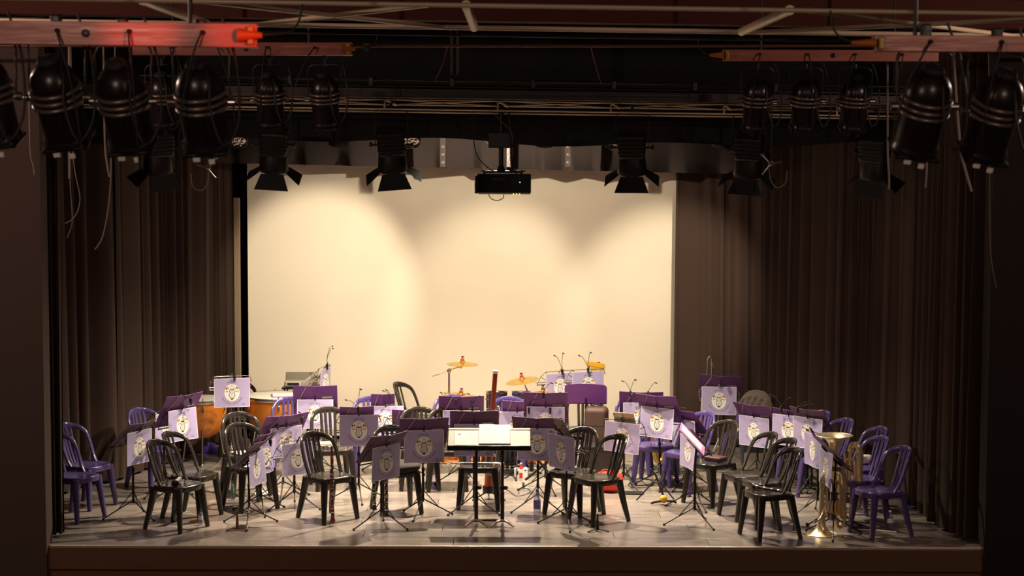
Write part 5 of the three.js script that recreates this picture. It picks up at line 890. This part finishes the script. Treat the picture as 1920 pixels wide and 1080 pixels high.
// loose cables and clamps hanging left and right
function hang(label, pts, z, r, mat) { tag(part('hanging_cable', tube(pts.map(([x, y]) => onPlane(x, y, z)), r, 40, 6), mat), label, 'cable'); }
hang('pale cable hanging in a long curve in front of the left curtain', [[216, 87], [212, 200], [209, 290], [207, 350], [200, 410], [190, 450], [178, 468]], 1.0, 0.0065, M.paleCable);
hang('thin cable bowing to the right in front of the left curtain', [[133, 87], [136, 280], [142, 330], [150, 370], [146, 395], [135, 412], [122, 419]], 1.0, 0.005, M.paleCable);
hang('thin cable hanging straight with a hooked end at left', [[130, 87], [131, 335], [134, 380], [135, 420], [126, 446]], 1.0, 0.004, M.paleCable);
hang('short cable with brass ferrule hanging at the far left', [[54, 87], [56, 270], [58, 295], [62, 310], [65, 328]], 1.0, 0.007, M.paleCable);
hang('short straight strut hanging below the second par can', [[130, 87], [130, 290], [130.5, 310], [130.5, 335]], 1.0, 0.013, M.paleCable);
hang('short slanted strut hanging below the third par can', [[194, 87], [197, 268], [199, 295], [204, 325], [206, 332]], 1.0, 0.01, M.paleCable);
hang('short bright strut hanging under the right edge par cans', [[1786, 87], [1803, 290], [1810, 318], [1822, 359]], 1.0, 0.013, M.paleCable);
hang('vertical strut under the right par cans, middle one', [[1740, 87], [1738, 300], [1737, 330], [1735, 352]], 1.0, 0.01, M.paleCable);
hang('vertical strut under the right par cans, left one', [[1664, 87], [1665, 300], [1667, 330], [1667, 355]], 1.0, 0.01, M.paleCable);
hang('long thin cable hanging against the dark right wall', [[1853, 88], [1855, 220], [1856, 420], [1858, 480], [1868, 540]], 1.0, 0.005, std([0.12, 0.06, 0.04], 0.6, 0, { bumpMap: speckle, bumpScale: 0.0003 }));
hang('thin brown cables crossing above the left of the stage', [[840, 85], [828, 125], [815, 154]], -1.38, 0.006, std([0.2, 0.08, 0.05], 0.6, 0, { bumpMap: speckle, bumpScale: 0.0003 }));
hang('thin brown cable hanging above the right of the stage', [[1108, 90], [1116, 120], [1127, 158]], -1.38, 0.006, std([0.2, 0.1, 0.06], 0.6, 0, { bumpMap: speckle, bumpScale: 0.0003 }));
hang('green cable coil hanging beside the yellow plug', [[694, 84], [682, 84], [681, 92], [687, 95], [690, 88], [684, 83], [680, 90], [687, 94]], 1.0, 0.006, M.green);
for (const [px, py, s, label] of [[388, 318, 1, 'chrome clamp with a cable loop hanging before the left curtain'], [1446, 312, -1, 'chrome clamp with a cable loop hanging before the right curtain']]) {
  const t = thing('rigging_clamp', label, 'clamp', onPlane(px, py, -1.4));
  part('arm', [rod([-s * 0.0, 0.03, 0], [s * 0.09, -0.08, 0], 0.013), rod([s * 0.0, 0.02, 0], [s * 0.09, 0.12, 0.02], 0.01), rod([-s * 0.1, 0.05, 0], [s * 0.02, 0.02, 0], 0.012)], M.chrome, t);
  part('jaw', rbox(0.05, 0.05, 0.04, 0.01, s * 0.01, 0.03, 0), M.chrome, t); part('jaw', rbox(0.04, 0.03, 0.04, 0.008, s * 0.09, 0.12, 0.02), M.chrome, t);
  part('drop_rod', rod([0, 0.03, 0], [0, onPlane(900, 165, -1.4).y - t.position.y, 0], 0.006), M.darkMetal, t);
  part('cable_loop', tube([[s * 0.02, -0.02, 0], [s * 0.0, -0.14, 0], [-s * 0.06, -0.21, 0], [-s * 0.14, -0.17, 0], [-s * 0.16, -0.04, 0]], 0.006, 28), M.paleCable, t);
}
{ const t = part('cable_loop', tube([[-0.3, 4.4, -2.78], [-0.29, 4.0, -3.4], [-0.296, 3.82, -3.6], [-0.295, 3.76, -3.6], [-0.272, 3.73, -3.6], [-0.25, 3.76, -3.6], [-0.25, 3.82, -3.6], [-0.24, 4.0, -3.4], [-0.22, 4.4, -2.78]], 0.0022, 60, 6), M.cable); tag(t, 'thin cable loop hanging behind the black border near the projector', 'cable'); }
tag(part('hall_pipe', rod(onPlane(-320, 86, 1.0), onPlane(2250, 86, 1.0), 0.012), std([0.12, 0.05, 0.03], 0.5, 0.3, { roughnessMap: smudge })), 'thin dark pipe running across the hall behind the lamp bars', 'pipe');
// two house lamps on brackets, outside the picture
for (const [x, y, z, , side] of houseLamps) {
  const t = thing('house_lamp', `round warm lamp on the ${side}`, 'lamp', V(x, y, z));
  part('bulb', ball(0.1, 0, 0, 0, 18), M.lampGlow, t); part('stem', rod([0, 0.09, 0], [0, 7 - y, 0], 0.015), M.blackMetal, t);
}
{ const t = thing('added_red_lamp', 'unseen red lamp added above the picture to redden the near left bar', 'lamp', V(0.36, 4.48, 10.9)); t.rotation.y = 0.63; part('housing', lathe([[0.001, 0.2], [0.05, 0.19], [0.06, 0], [0.05, 0], [0.045, 0.04], [0.001, 0.04]], 20).rotateX(Math.PI / 2), M.canPaint, t); part('lens', lathe([[0.001, 0.03], [0.044, 0.03], [0.044, 0.024], [0.001, 0.024]], 20).rotateX(Math.PI / 2), M.redLed, t); part('stem', rod([0, 0.05, 0.1], [0, 2.52, 0.1], 0.012), M.blackMetal, t); }  // made-up fixture for the two red beams


renderer.render(scene, camera);
